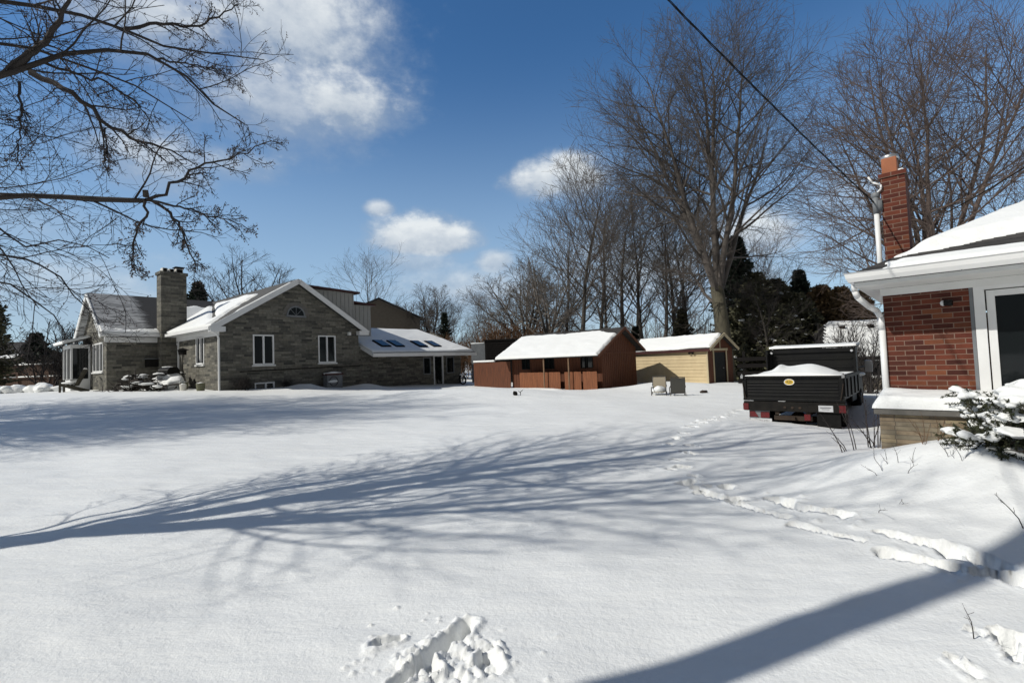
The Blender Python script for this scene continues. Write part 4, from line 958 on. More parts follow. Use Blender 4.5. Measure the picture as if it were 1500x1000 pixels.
mb = MB(); mb.obox((.42, -1.02, bz_(-1)-.07), (.42, DP/2, bz_(DP/2)-.07), .03, .15); mb.build('rake_board', M['redwood'], bs)
mb = MB(); mb.obox((.42, DP/2, bz_(DP/2)-.07), (.42, DP+.5, bz_(DP+.5)-.07), .03, .15); mb.build('rake_board', M['redwood'], bs)
cb = 1/math.hypot(1, .506)
def bsn(u, v):
    n = fbm(u*1.2, v*1.5, 14, 3)
    tear = S((np.hypot((u-7.0)/.75, (v-3.05)/.45)-1-.5*n)/.25)
    return (.13+.03*n)*S((3.02+.14*n+.12*S((4-u)/4)-v)/.10)*S((7.22-u-.10*n)/.07)*S((u-.02)/.06)*tear-.003
roof_snow('roof_snow', bs, (-6.9, -1.03, bz_(-1)-.012), (1, 0, 0), (0, cb, .506*cb), 7.3, 3.5, bsn, 150, 80)
for x in (-3.3, -1.6):
    mb = MB(); mb.cyl((x, -.85, -.5), (x, -.85, 1.9), .045, .045, 8); mb.build('porch_post', M['post'], bs)
for x0, x1 in ((-5.3, -2.35), (-2.05, -.95), (-.85, .02)):
    mb = MB(); x = x0
    while x < x1-.02: mb.box(x, min(x+.115, x1), -.62, -.60, -.3, .98+.006*math.sin(x*37)); x += .12
    mb.box(x0, x1, -.598, -.56, .8, .88); mb.build('half_wall', M['redwoodlite'], bs)
mb = MB(); mb.blob((-4.5, -1.0, -.02), 2.6, .5, .12, 3, .2); o = mb.build('porch_snow', M['snow'], bs, True)

to = (11.05, 27.1); A55 = R(-55)
ts = thing('tan_shed', 'tan clapboard shed with a dark door and snow on its roof', 'shed', (to[0], to[1], 0), A55)
TL, TD = -5.6, 2.5; tzf = lambda y: 2.0+.62*(y+.2) if y <= TD/2 else 2.0+.62*(TD/2+.2)-.62*(y-TD/2)
mb = MB(); z = -.4
while z < 1.98:
    z1_ = min(z+.2, 2.02); mb.add([(TL, -.03, z), (-.09, -.03, z), (-.09, -.006, z1_), (TL, -.006, z1_), (TL, 0.0, z), (-.09, 0.0, z)], [(0, 1, 2, 3), (4, 5, 1, 0)]); z += .2
mb.build('clapboards', M['tan'], ts)
mb = MB(); mb.m = MX(0, 0, R(90)); mb.wall(0, TD, -.6, 2.05, [(.6, 1.8, -.5, 1.78)], .08); mb.m = I4
mb.poly([(0, 0, 2.05), (0, TD, 2.05), (0, TD/2, 2.86)]); mb.poly([(TL, TD, -.6), (TL, 0, -.6), (TL, 0, 2.05), (TL, TD/2, 2.86), (TL, TD, 2.05)]); mb.poly([(TL, 0.002, -.6), (0, .002, -.6), (0, .002, 2.05), (TL, .002, 2.05)])
mb.build('wall', M['redwood'], ts)
mb = MB(); mb.box(-.09, .015, -.045, -.001, -.5, 2.0); mb.build('corner_board', M['tantrim'], ts)
mb = MB(MX(0, 0, R(90))); mb.box(.5, .595, -.03, .05, -.5, 1.87); mb.box(1.805, 1.9, -.03, .05, -.5, 1.87); mb.box(.42, 1.98, -.04, .05, 1.874, 2.0); mb.box(TD/2-.03, TD/2+.03, -.02, .0, 2.0, 2.75); fr_ = mb.build('door_frame', M['tantrim'], ts)
mb = MB(MX(0, 0, R(90))); mb.box(.6, 1.8, .03, .06, -.5, 1.78); dr = mb.build('door', M['black'], ts)
mb = MB(MX(0, 0, R(90))); mb.box(.72, 1.68, .022, .03, .2, .8); mb.box(.72, 1.68, .022, .03, .95, 1.65); mb.build('door_panel', M['black'], dr)
mb = MB(MX(0, 0, R(90))); mb.cyl((1.5, .03, .85), (1.5, -.03, .85), .03, .03, 8); mb.build('handle', M['steel'], dr)
mb = MB(); mb.slab([(TL-.4, -.2, tzf(-.2)), (.3, -.2, tzf(-.2)), (.3, TD/2, tzf(TD/2)), (TL-.4, TD/2, tzf(TD/2))], .1); mb.slab([(TL-.4, TD/2, tzf(TD/2)), (.3, TD/2, tzf(TD/2)), (.3, TD+.2, tzf(TD+.2)), (TL-.4, TD+.2, tzf(TD+.2))], .1); mb.build('roof', M['shingle'], ts)
mb = MB(); mb.obox((.315, -.22, tzf(-.2)-.08), (.315, TD/2, tzf(TD/2)-.08), .03, .16); mb.build('rake_board', M['tantrim'], ts)
mb = MB(); mb.obox((.315, TD/2, tzf(TD/2)-.08), (.315, TD+.22, tzf(TD+.2)-.08), .03, .16); mb.build('rake_board', M['tantrim'], ts)
mb = MB(); mb.box(TL-.4, .3, -.225, -.203, tzf(-.2)-.16, tzf(-.2)-.01); mb.build('fascia', M['redtrim'], ts)
ct = 1/math.hypot(1, .62)
def tsn(u, v):
    n = fbm(u*1.2, v*2, 44, 3)
    return (.12+.03*n)*S((u-.75+.25*v-.12*n)/.1)*S((6.22-u-.1*n)/.08)*S((v-.02-.10*S((u-4.2)/.8)-.05*n)/.06)*S((1.58-v+.06*n)/.08)-.003
roof_snow('roof_snow', ts, (TL-.4, -.2, tzf(-.2)), (1, 0, 0), (0, ct, .62*ct), 6.3, 1.72, tsn, 120, 44)
mb = MB(); mb.cyl((-.95, -.03, 1.82), (-.95, -.12, 1.82), .05, .05, 10); mb.cyl((-1.03, -.1, 1.84), (-1.08, -.2, 1.76), .05, .065, 10); mb.cyl((-.87, -.1, 1.84), (-.82, -.2, 1.76), .05, .065, 10); mb.build('floodlight', M['blackdull'], ts)

# fences and the black outbuilding between lean-to and shed
p = shed_world(bo, A40, -6.5, -.2)
wf = thing('wood_fence', 'red brown board fence with a snowy top left of the brown shed', 'fence', (p[0], p[1], 0), A40)
mb = MB(); x = -3.1
while x < 0: mb.box(x, x+.135, 0, .02, -.3, 1.68+.01*math.sin(x*51)); x += .14
mb.build('boards', M['redwood'], wf)
mb = MB(); mb.box(-3.1, 0, .021, .06, 1.4, 1.48); mb.box(-3.1, 0, .021, .06, .4, .48); mb.build('rail', M['redwood'], wf)
mb = MB(); mb.box(-3.1, -1.2, -.05, .09, 1.70, 1.82); mb.build('snow_cap', M['snow'], wf, True, bevel=.03)
ob = thing('outbuilding', 'black slatted outbuilding between the lean-to and the brown shed', 'outbuilding', (X(728, 38), 38, 0), R(-8))
mb = MB(); mb.box(-1.0, 4.5, 0, 4, -.5, 3.4); mb.build('body', M['darkwood'], ob)
mb = MB(); z = .4
while z < 3.3: mb.box(-.9, 4.4, -.05, -.001, z, z+.11); z += .17
mb.build('slats', M['darkwood'], ob)
mb = MB(); mb.box(-2.2, -1.004, .3, 4, -.5, 3.2); mb.build('side_panel', M['grey'], ob)
mb = MB(); mb.box(-1.1, 4.6, -.1, 4.1, 3.404, 3.5); mb.build('roof', M['darkwood'], ob)
mb = MB(); mb.box(-2.2, -1.1, .3, 4, 3.204, 3.3); mb.build('snow_cap', M['snow'], ob, True, bevel=.03)
rf = thing('rail_fence', 'dark three board fence between the tan shed and the truck', 'fence', (X(1078, 25), 25, -.25), R(-12))
for z in (.35, .75, 1.15, 1.5):
    mb = MB(); mb.box(0, 3.4, 0, .04, z, z+.2); mb.build('rail', M['darkwood'], rf)
for x in (.3, 1.8, 3.2):
    mb = MB(); mb.box(x, x+.1, .041, .14, -.3, 2.0); mb.build('post', M['darkwood'], rf)

# patio chairs
def patio_chair(x, y, rot, lab, sling, grp='patio chairs in the snow'):
    c_ = thing('patio_chair', lab, 'chair', (x, y, tz(x, y)-.27), rot, grp)
    mb = MB(); mb.slab([(-.27, -.3, .42), (.27, -.3, .42), (.27, .22, .38), (-.27, .22, .38)], .02); mb.build('seat', M[sling], c_)
    mb = MB(); pr = [(.20, .40), (.27, .62), (.36, .88), (.42, 1.02)]
    for (ya, za), (yb, zb) in zip(pr[:-1], pr[1:]): mb.slab([(-.27, ya, za), (.27, ya, za), (.27, yb, zb), (-.27, yb, zb)], .018)
    mb.build('backrest', M[sling], c_)
    mb = MB(); mb.tube([(-.27, .43, 1.04), (0, .445, 1.06), (.27, .43, 1.04)], .017)
    for sx in (-1, 1): mb.tube([(sx*.28, .20, .40), (sx*.28, .27, .62), (sx*.28, .36, .88), (sx*.27, .43, 1.04)], .016)
    mb.build('back_frame', M['chairframe'], c_)
    for sx in (-1, 1):
        mb = MB(); mb.tube([(sx*.30, -.34, 0), (sx*.30, -.32, .60), (sx*.30, .22, .63), (sx*.29, .30, .70)], .018); mb.build('armrest', M['chairframe'], c_)
        mb = MB(); mb.tube([(sx*.30, .20, .40), (sx*.30, .42, 0)], .017); mb.build('leg', M['chairframe'], c_)
    return c_
q_ = at(966, 580, 20.8); a_ = patio_chair(q_[0], q_[1], R(-20), 'taupe patio chair facing the viewer with snow piled on its seat', 'sling')
mb = MB(); mb.blob((0, -.05, .5), .27, .3, .17, 4, .2, 2, 16, 10); mb.build('seat_snow', M['snow'], a_, True)
mb = MB(); mb.blob((-.28, 0, .65), .04, .2, .03, 6); mb.build('arm_snow', M['snow'], a_, True)
q_ = at(993, 580, 20.2); patio_chair(q_[0], q_[1], R(165), 'dark grey patio chair seen from its back beside the snowy one', 'slingdark')
q_ = at(1031, 575, 21); mb = MB(); mb.blob((0, 0, .05), .16, .1, .07, 5, .3); o = mb.build('fire_pit_rim', M['rust'], None, True); o.location = (q_[0], q_[1], tz(q_[0], q_[1])); tag(o, 'dark rim poking out of the snow right of the patio chairs', 'fire pit')
q_ = G(758, 579); gs = thing('garden_stake', 'small dark garden ornament sticking out of the open snow', 'garden ornament', (q_[0], q_[1], q_[2]))
mb = MB(); mb.blob((-.1, 0, .08), .1, .06, .1, 3, .3, 3); mb.build('ornament', M['blackdull'], gs, True)
mb = MB(); mb.tube([(.12, 0, -.1), (.14, 0, .16), (.24, 0, .22)], .014); mb.tube([(.14, 0, .1), (.05, 0, .2)], .01); mb.build('stem', M['blackdull'], gs)

# ================================================================ dump truck
TA = R(-42)
tcx, tcy = X(1154, 12.95), 12.95
tgz = -.40
tr = thing('dump_truck', 'black dump truck seen from behind with snow heaped in its bed', 'truck', (tcx, tcy, tgz), TA)
HW = 1.18
mb = MB(); mb.box(-HW, HW, .06, 2.9, .78, .86)                                     # bed
for sx in (-1, 1):
    mb.box(sx*HW-.03, sx*HW+.03, .05, 2.9, .862, 1.33)
    for k in range(4): mb.box(sx*(HW+.03)-.025 if sx > 0 else -(HW+.03)-.03, sx*(HW+.03)+.03 if sx > 0 else -(HW+.03)+.025, .35+k*.68, .45+k*.68, .84, 1.31)
    mb.box(sx*HW-.05, sx*HW+.05, .05, 2.9, 1.334, 1.40)
bed = mb.build('bed', M['black'], tr)
mb = MB(); mb.box(-HW, HW, 2.9, 2.96, .86, 2.12); mb.box(-HW, HW, 2.84, 2.899, 2.0, 2.1); mb.slab([(-HW, 2.9, 2.18), (HW, 2.9, 2.18), (HW, 3.75, 2.24), (-HW, 3.75, 2.24)], .05)
for sx in (-1, 1): mb.box(sx*(HW-.04)-.04, sx*(HW-.04)+.04, 2.78, 2.899, .87, 2.12); mb.prism_y([(0, 0)]*0 or [(sx*HW-.02, 1.41), (sx*HW+.02, 1.41), (sx*HW+.02, 2.12), (sx*HW-.02, 2.12)], 2.5, 2.779)
for k in range(3): mb.box(-HW+.12, HW-.12, 2.87, 2.899, 1.25+k*.26, 1.30+k*.26)
mb.build('cab_shield', M['black'], tr)
mb = MB()
for sx in (-1, 1): mb.cyl((sx*1.08, 2.76, 2.02), (sx*1.08, 2.70, 2.02), .035, .035, 10)
mb.build('marker_lamp', M['plate'], tr)
roof_snow('shield_snow', tr, (-HW, 2.88, 2.18), (1, 0, 0), (0, .997, .07), HW*2, .85, lambda u, v: .03+.015*fbm(u*2, v*3, 4, 2), 30, 12)
# tailgate with pressed ribs
mb = MB(); mb.box(-HW+.02, HW-.02, -.04, .0, .80, 1.33); mb.box(-HW-.03, HW+.03, -.075, .02, 1.334, 1.40); mb.box(-HW-.02, HW+.02, -.07, .0, .72, .796)
for k in range(5): mb.box(-HW+.10, HW-.10, -.058, -.041, .87+k*.085, .895+k*.085)
for sx in (-1, 1): mb.box(sx*(HW-.03)-.045, sx*(HW-.03)+.045, -.07, -.041, .8, 1.33)
tg = mb.build('tailgate', M['black'], tr, bevel=.008)
for sx in (-1, 1):
    mb = MB(); mb.box(sx*(HW+.02)-.03, sx*(HW+.02)+.03, -.13, -.076, 1.34, 1.42); mb.cyl((sx*(HW+.02), -.10, 1.40), (sx*(HW+.02), -.10, 1.46), .018, .018, 8); mb.build('hinge_pin', M['steel'], tg)
    mb = MB(); mb.tube([(sx*(HW-.06), -.09, .78), (sx*(HW-.02), -.12, .98), (sx*(HW+.01), -.09, 1.2)], .012, 6); mb.build('chain', M['rust'], tg)
mb = MB(Matrix.Translation((-.02, -.062, 1.235)) @ Matrix.Rotation(R(90), 4, 'X')); n = 24
mb.add([(.125*math.cos(2*math.pi*i/n), .085*math.sin(2*math.pi*i/n), .006) for i in range(n)]+[(.125*math.cos(2*math.pi*i/n), .085*math.sin(2*math.pi*i/n), -.01) for i in range(n)], [tuple(range(n))]+[(i, n+i, n+(i+1) % n, (i+1) % n) for i in range(n)])
bd = mb.build('badge', M['yellow'], tg)
mb = MB(Matrix.Translation((-.02, -.070, 1.235)) @ Matrix.Rotation(R(90), 4, 'X'))
for i in range(n):
    a0, a1 = 2*math.pi*i/n, 2*math.pi*(i+1)/n
    mb.add([(.125*math.cos(a0), .085*math.sin(a0), 0), (.125*math.cos(a1), .085*math.sin(a1), 0), (.103*math.cos(a1), .066*math.sin(a1), 0), (.103*math.cos(a0), .066*math.sin(a0), 0)], [(0, 1, 2, 3)])
mb.build('badge_border', M['cream'], bd)
def text(name, s, parent, size, mat, mtx, ext=.001):
    cu = bpy.data.curves.new(name, 'FONT'); cu.body = s; cu.size = size; cu.align_x = 'CENTER'; cu.align_y = 'CENTER'; cu.extrude = ext
    to_ = bpy.data.objects.new('tmp_text', cu); COL.objects.link(to_); dg = bpy.context.evaluated_depsgraph_get(); me = bpy.data.meshes.new_from_object(to_.evaluated_get(dg))
    bpy.data.objects.remove(to_); me.transform(mtx); me.materials.clear(); return link(name, me, mat, parent)
text('badge_letters', 'RSS', bd, .085, M['ink'], Matrix.Translation((-.02, -.071, 1.235)) @ Matrix.Rotation(R(90), 4, 'X'))
mb = MB(); mb.box(-HW-.02, HW+.02, -.06, .05, .44, .70); rb = mb.build('rear_beam', M['blackdull'], tr, bevel=.01)
for sx, x in ((-1, -HW+.06), (1, HW-.02)):
    mb = MB(); mb.box(x-.09, x+.05, -.085, -.061, .46, .64); mb.build('tail_light', M['red'], tr)
mb = MB()
for x in (-.16, 0.02, .2): mb.cyl((x, -.075, .55), (x, -.061, .55), .035, .035, 10)
mb.build('clearance_lamp', M['rust'], tr)
mb = MB(); mb.box(.62, .94, -.075, -.061, .47, .63); sp_ = mb.build('sign_plate', M['plate'], tr)
mb = MB(); mb.box(.66, .9, -.079, -.0755, .565, .58); mb.box(.69, .86, -.079, -.0755, .525, .535); mb.build('sign_print', M['ink'], sp_)
mb = MB(); mb.box(-HW+.1, -HW+.62, -.0, .02, .02, .44); mb.build('mud_flap', M['grey'], tr)
mb = MB(); mb.box(HW-.62, HW-.1, -.0, .02, .02, .44); mb.build('mud_flap', M['rubber'], tr)
mb = MB(); mb.prism_y([(-HW+.1, .26), (-HW+.34, .26), (-HW+.24, .42), (-HW+.12, .42)], -.018, -.001); mb.build('reflector', M['red'], tr)
mb = MB(); mb.box(-HW+.40, -HW+.62, -.03, -.001, .25, .40); mb.build('reflector', M['red'], tr)
mb = MB(); mb.box(.28, .42, -.03, -.001, .22, .38); mb.build('reflector', M['red'], tr)
mb = MB(); mb.box(-HW+.30, -HW+.68, -.04, -.031, .08, .23); lp = mb.build('license_plate', M['plate'], tr)
text('plate_letters', 'AV 6721', lp, .075, M['ink'], Matrix.Translation((-HW+.49, -.0415, .155)) @ Matrix.Rotation(R(90), 4, 'X'))
mb = MB(); mb.box(-HW+.12, -HW+.29, -.02, -.001, .16, .22); mb.box(-HW+.12, -HW+.29, -.02, -.001, .05, .10); mb.build('flap_lettering', M['plate'], tr)
mb = MB(); mb.box(-.45, .45, .0, .12, .20, .32); mb.box(-.08, .08, -.12, .0, .22, .30); mb.cyl((-.8, .75, .16), (.8, .75, .16), .09, .09, 10); mb.blob((0, .7, .18), .2, .2, .2, 1, .05); mb.box(-.42, -.32, 0, 5.8, .35, .6); mb.box(.32, .42, 0, 5.8, .35, .6); mb.build('chassis', M['rust'], tr)
def wheel(x, y, w, r=.42):
    mb = MB(); mb.lathe([(.24, -w/2), (r*.9, -w/2), (r, -w/2+.04), (r, w/2-.04), (r*.9, w/2), (.24, w/2)], (x, y, r-.03), 'x', 24); wh = mb.build('wheel', M['rubber'], tr, True)
    mb = MB(); sgn = 1 if x > 0 else -1; mb.lathe([(.245, -.0), (.22, .02*sgn), (.2, -.05*sgn), (.08, -.05*sgn), (.07, .03*sgn), (0, .03*sgn)], (x+sgn*w/2, y, r-.03), 'x', 18); mb.build('rim', M['rim'], wh)
for sx in (-1, 1):
    wheel(sx*.98, .78, .24); wheel(sx*.70, .78, .24); wheel(sx*.93, 4.55, .25)
mb = MB(); mb.box(-HW+.05, -.38, .2, 1.35, .74, .775); mb.box(.38, HW-.05, .2, 1.35, .74, .775); mb.build('wheel_guard', M['blackdull'], tr)
# cab and bonnet ahead of the bed
mb = MB(); prof = [(3.15, .45), (3.15, 1.25), (3.25, 1.98), (4.25, 1.98), (4.75, 1.35), (5.7, 1.22), (5.8, .55), (5.75, .4)]
vs = []; k = len(prof)
for sx in (-.98, .98): vs += [(sx*(.9 if z > 1.4 else 1), y, z) for y, z in prof]
mb.add(vs, [tuple(range(k-1, -1, -1)), tuple(range(k, 2*k))]+[(i, (i+1) % k, k+(i+1) % k, k+i) for i in range(k)])
cabo = mb.build('cab', M['black'], tr, bevel=.04)
mb = MB(); mb.box(-.75, .75, 3.185, 3.2, 1.40, 1.85)
for sx in (-1, 1): mb.add([(sx*.945, 3.4, 1.36), (sx*.935, 4.35, 1.36), (sx*.895, 4.15, 1.88), (sx*.895, 3.4, 1.88)], [(0, 1, 2, 3)])
mb.build('cab_window', M['glass'], cabo)
for sx in (-1, 1):
    mb = MB(); mb.tube([(sx*.98, 4.3, 1.45), (sx*1.25, 4.2, 1.5)], .018); mb.box(sx*1.32-.1, sx*1.32+.1, 4.16, 4.24, 1.32, 1.66); mo = mb.build('wing_mirror', M['steel'], tr, bevel=.015)
    mb = MB(); mb.blob((sx*1.32, 4.2, 1.67), .1, .05, .03, 2); mb.build('mirror_snow', M['snow'], mo, True)
    mb = MB(); mb.blob((sx*1.02, 4.9, 1.22), .12, .35, .06, 3); mb.build('fender_snow', M['snow'], tr, True)
# snow heaped in the bed
def bed_snow(u, v):
    x = u-HW; w = S(u/.3)*S((2*HW-u)/.3)
    t = .525+.05*fbm(u*1.3, v*1.2, 9, 3)
    t = t+(.10*np.exp(-((x+.42)/.12)**2-((v-.7)/.4)**2)+.20*np.exp(-((x+.35)/.55)**2-((v-.8)/.7)**2)+.27*np.exp(-((x-.40)/.50)**2-((v-.8)/.7)**2))*w
    return t*S((v+.5)/.4)
roof_snow('bed_snow', tr, (-HW+.03, .02, .865), (1, 0, 0), (0, 1, 0), 2*HW-.06, 2.82, bed_snow, 60, 50)

# ================================================================ brick house on the right
BA = math.atan2(-.682, .731)
bh = thing('brick_house', 'red brick bungalow corner with white eaves and snowy hip roof', 'house', (5.157, 6.6, 0), BA)
mb = MB(); mb.wall(0, 6.5, .2, 2.46, [(.9, 3.4, .98, 2.4)], .09); mb.poly([(0, 9, .2), (0, 0, .2), (0, 0, 2.46), (0, 9, 2.46)][::1]); mb.poly([(6.5, 0, .2), (6.5, 9, .2), (6.5, 9, 2.46), (6.5, 0, 2.46)]); mb.poly([(6.5, 9, .2), (0, 9, .2), (0, 9, 2.46), (6.5, 9, 2.46)])
mb.build('wall', M['brick'], bh)
mb = MB(); mb.box(.9, 1.0, -.015, .09, .98, 2.4); mb.box(1.0, 3.4, -.012, .09, 2.33, 2.4); mb.box(1.0, 3.4, -.03, .09, .98, 1.03); mb.box(1.62, 1.70, -.012, .09, 1.03, 2.33); mb.box(2.4, 2.48, -.012, .09, 1.03, 2.33)
wn = mb.build('window', M['white'], bh, bevel=.004)
for x0, x1 in ((1.014, 1.606), (1.714, 2.386), (2.494, 3.38)):
    mb = MB(); f_ = .075; za, zb = 1.045, 2.318
    mb.box(x0, x0+f_, .004, .06, za, zb); mb.box(x1-f_, x1, .004, .06, za, zb); mb.box(x0+f_, x1-f_, .004, .06, za, za+f_); mb.box(x0+f_, x1-f_, .004, .06, zb-f_, zb); mb.build('sash', M['white'], wn, bevel=.004)
    mb = MB(); mb.box(x0+f_*.6, x1-f_*.6, .035, .045, za+f_*.6, zb-f_*.6); mb.build('pane', M['glass'], wn)
mb = MB(); mb.box(.862, .897, -.006, .05, .98, 2.4); mb.build('jamb_seal', M['grey'], wn)
# soffit, frieze, gutter
mb = MB(); mb.box(-.22, 7, -.68, .0, 2.47, 2.52); mb.box(-.22, -.003, .004, 9.5, 2.47, 2.495); mb.build('soffit', M['offwhite'], bh)
mb = MB(); mb.box(-.02, 6.5, -.022, -.003, 2.37, 2.467); mb.build('frieze_board', M['offwhite'], bh)
mb = MB()
pr = [(-.70, 2.525), (-.75, 2.525), (-.775, 2.575), (-.785, 2.635), (-.80, 2.645), (-.70, 2.645)]
def mitre(mb, pr):        # gutter profile (y,z) run along the front, mitred at the corner and down the left side
    k = len(pr); d = lambda y: -y-.70
    vs = []
    for y, z in pr: vs.append((7, y, z))
    for y, z in pr: vs.append((-.23-d(y), y, z))
    for y, z in pr: vs.append((-.35-d(y), 9.6, z))
    fs = []
    for s_ in range(2):
        for i in range(k): j = (i+1) % k; fs.append((s_*k+i, s_*k+j, (s_+1)*k+j, (s_+1)*k+i))
    mb.add(vs, fs)
mitre(mb, pr); mb.build('gutter', M['white'], bh)
mb = MB()
for x in (.25, .8, 1.35, 1.9, 2.5): mb.box(x, x+.012, -.765, -.72, 2.515, 2.5235)
mb.build('gutter_bracket', M['grey'], bh)
mb = MB(); mb.tube([(-.26, -.40, 2.54), (-.26, -.40, 2.44), (-.24, -.36, 2.36), (-.15, -.18, 2.24), (-.07, -.05, 2.17), (-.035, -.03, 2.08), (-.03, -.02, 1.9), (-.03, -.02, .6)], .038, 12); mb.build('downspout', M['white'], bh, True)
# hip roof
ex0, ey0, ez = -.23, -.7, 2.65; SLP = .48
ry = 5.0; rzz = ez+SLP*(ry-ey0); rx = ex0+(ry-ey0)
mb = MB(); mb.slab([(ex0, ey0, ez), (12, ey0, ez), (12, ry, rzz), (rx, ry, rzz)], .05); mb.slab([(ex0, 2*ry-ey0, ez), (ex0, ey0, ez), (rx, ry, rzz)], .05); mb.slab([(12, 2*ry-ey0, ez), (ex0, 2*ry-ey0, ez), (rx, ry, rzz), (12, ry, rzz)], .05); mb.build('roof', M['shingle'], bh)
cs = 1/math.hypot(1, SLP)
def hsn(u, v):
    n = fbm(u*1.4, v*3, 91, 3)+.5*fbm(u*5, v*6, 95, 2); hip = u-v*cs
    low = S((.28+.06*n-v)/.08)*S((u-.3-.15*n)/.2)
    gap0 = .42+.10*n+.34*S(u/2.0); up_ = S((v-gap0-.03)/.2)
    t = .045*low+.10*up_*(1+.25*fbm(u, v, 92, 2))
    return t*S((hip+.02)/.10)*S((u+.02)/.05)
roof_snow('roof_snow', bh, (ex0, ey0-.06, ez-.005), (1, 0, 0), (0, cs, SLP*cs), 7.0, 6.3, hsn, 260, 240)
roof_snow('roof_snow', bh, (ex0, ey0, ez), (0, 1, 0), (cs, 0, SLP*cs), 9.0, 6.0, lambda u, v: .12*S((np.minimum(u, 11.4-u)-v*cs)/.12)*S((v-1.5)/.2), 60, 50)
# planter wall with coping and snow along the front
mb = MB(); mb.box(-.07, 6.4, -.56, -.2, -.4, .8); mb.box(-.07, .1, -.2, .0, -.4, .8); mb.build('planter_wall', M['ledgestone'], bh)
mb = MB(); mb.box(-.12, 6.4, -.62, -.003, .804, .90); mb.build('coping', M['slab'], bh, bevel=.012)
roof_snow('ledge_snow', bh, (-.13, -.63, .902), (1, 0, 0), (0, 1, 0), 6.0, .62, lambda u, v: (.13+.035*fbm(u*1.6, v*2, 71, 3)+.06*S(v/.5))*S((u+.03)/.12)*S((v+.02)/.08), 160, 24)
mb = MB(); mb.cyl((.62, -.01, 2.2), (.62, -.08, 2.2), .035, .035, 14); sl_ = mb.build('security_camera', M['white'], bh, True)
mb = MB(); mb.cyl((.655, -.085, 2.198), (.70, -.10, 2.195), .04, .04, 14); mb.cyl((.62, -.085, 2.2), (.66, -.086, 2.198), .036, .04, 14); mb.build('lens', M['black'], sl_, True)
# brick chimney with clay pot, conduit mast
mb = MB(); mb.box(-.02, .28, 1.0, 1.75, 2.4, 4.28)
chb = mb.build('chimney', M['brick'], bh)
mb = MB(); mb.box(-.04, .30, .98, 1.77, 4.284, 4.35); mb.build('crown', M['brick'], chb)
mb = MB(); mb.box(.0, .19, 1.1, 1.34, 4.352, 4.62); mb.build('clay_pot', M['clay'], chb, bevel=.012)
mb = MB(); mb.lathe([(.112, 4.60), (.118, 4.60), (.118, 4.665), (.09, 4.68), (0, 4.685)], (.095, 1.22, 0), 'z', 20); mb.build('pot_cap', M['steel'], chb, True)
mb = MB(); mb.blob((.24, 1.1, 4.36), .05, .1, .035, 2); mb.build('chimney_snow', M['snow'], chb, True)
mb = MB(); mb.cyl((-.09, 1.0, 2.4), (-.09, 1.0, 3.75), .035, .035, 12); ms_ = mb.build('conduit_mast', M['white'], bh, True)
mb = MB(); mb.cyl((-.09, 1.0, 3.75), (-.09, 1.0, 4.02), .042, .042, 12); mb.lathe([(0, 4.1), (.05, 4.08), (.06, 4.02), (.04, 4.0)], (-.09, 1.0, 0), 'z', 12); mb.box(-.13, -.01, .97, 1.0, 3.78, 3.95); mb.build('weatherhead', M['grey'], ms_, True)
mb = MB(); mb.tube([(-.09, .98, 4.05), (-.01, .97, 4.12), (-.01, .97, 4.18), (-.11, .96, 4.24), (-.16, .95, 4.34)], .014, 8); mb.build('drip_loop', M['white'], ms_, True)
def bhw(x, y, z): c_, s_ = math.cos(BA), math.sin(BA); return np.array([5.157+c_*x-s_*y, 6.6+s_*x+c_*y, z])
# ---------------------------------------------------------------- cables
def cable(name, label, a, b, sag, r, mat, strands=1, seed=0):
    t = np.linspace(0, 1, 60); mb_levels = []
    for s in range(strands):
        P = a[None]*(1-t)[:, None]+b[None]*t[:, None]; P[:, 2] -= sag*4*t*(1-t)
        if strands > 1:
            ph = t*60+s*2.09; P = P+.010*np.stack([np.cos(ph), 0*ph, np.sin(ph)], 1)
        mb_levels.append(((P[None], np.full((1, 60), r)), 6))
    o = link(name, tmesh(name, mb_levels), mat, None, True); tag(o, label, 'cable'); return o
polet = np.array([px0+.1, py0, tz(px0, py0)+8.45])
cable('service_cable', 'black twisted overhead cable running down to the chimney mast', bhw(-.11, .97, 3.93), polet, .30, .0048, M['black'], 3)
cable('overhead_wire', 'thin dark wire slanting up to the right photo edge behind the snowy roof', at(1385, 312, 14), at(1620, 165, 11), .1, .016, M['blackdull'])
cable('overhead_wire', 'thin dark wire crossing in front of the snowy bungalow roof', at(1185, 474, 24), at(1400, 478, 22), .05, .014, M['blackdull'])
cable('overhead_wire', 'upper thin wire on the sky at the left photo edge', at(-60, 388, 30), at(170, 440, 34), .2, .014, M['blackdull'])
cable('overhead_wire', 'lower thin wire on the sky at the left photo edge', at(-60, 398, 30), at(170, 418, 34), .25, .014, M['blackdull'])

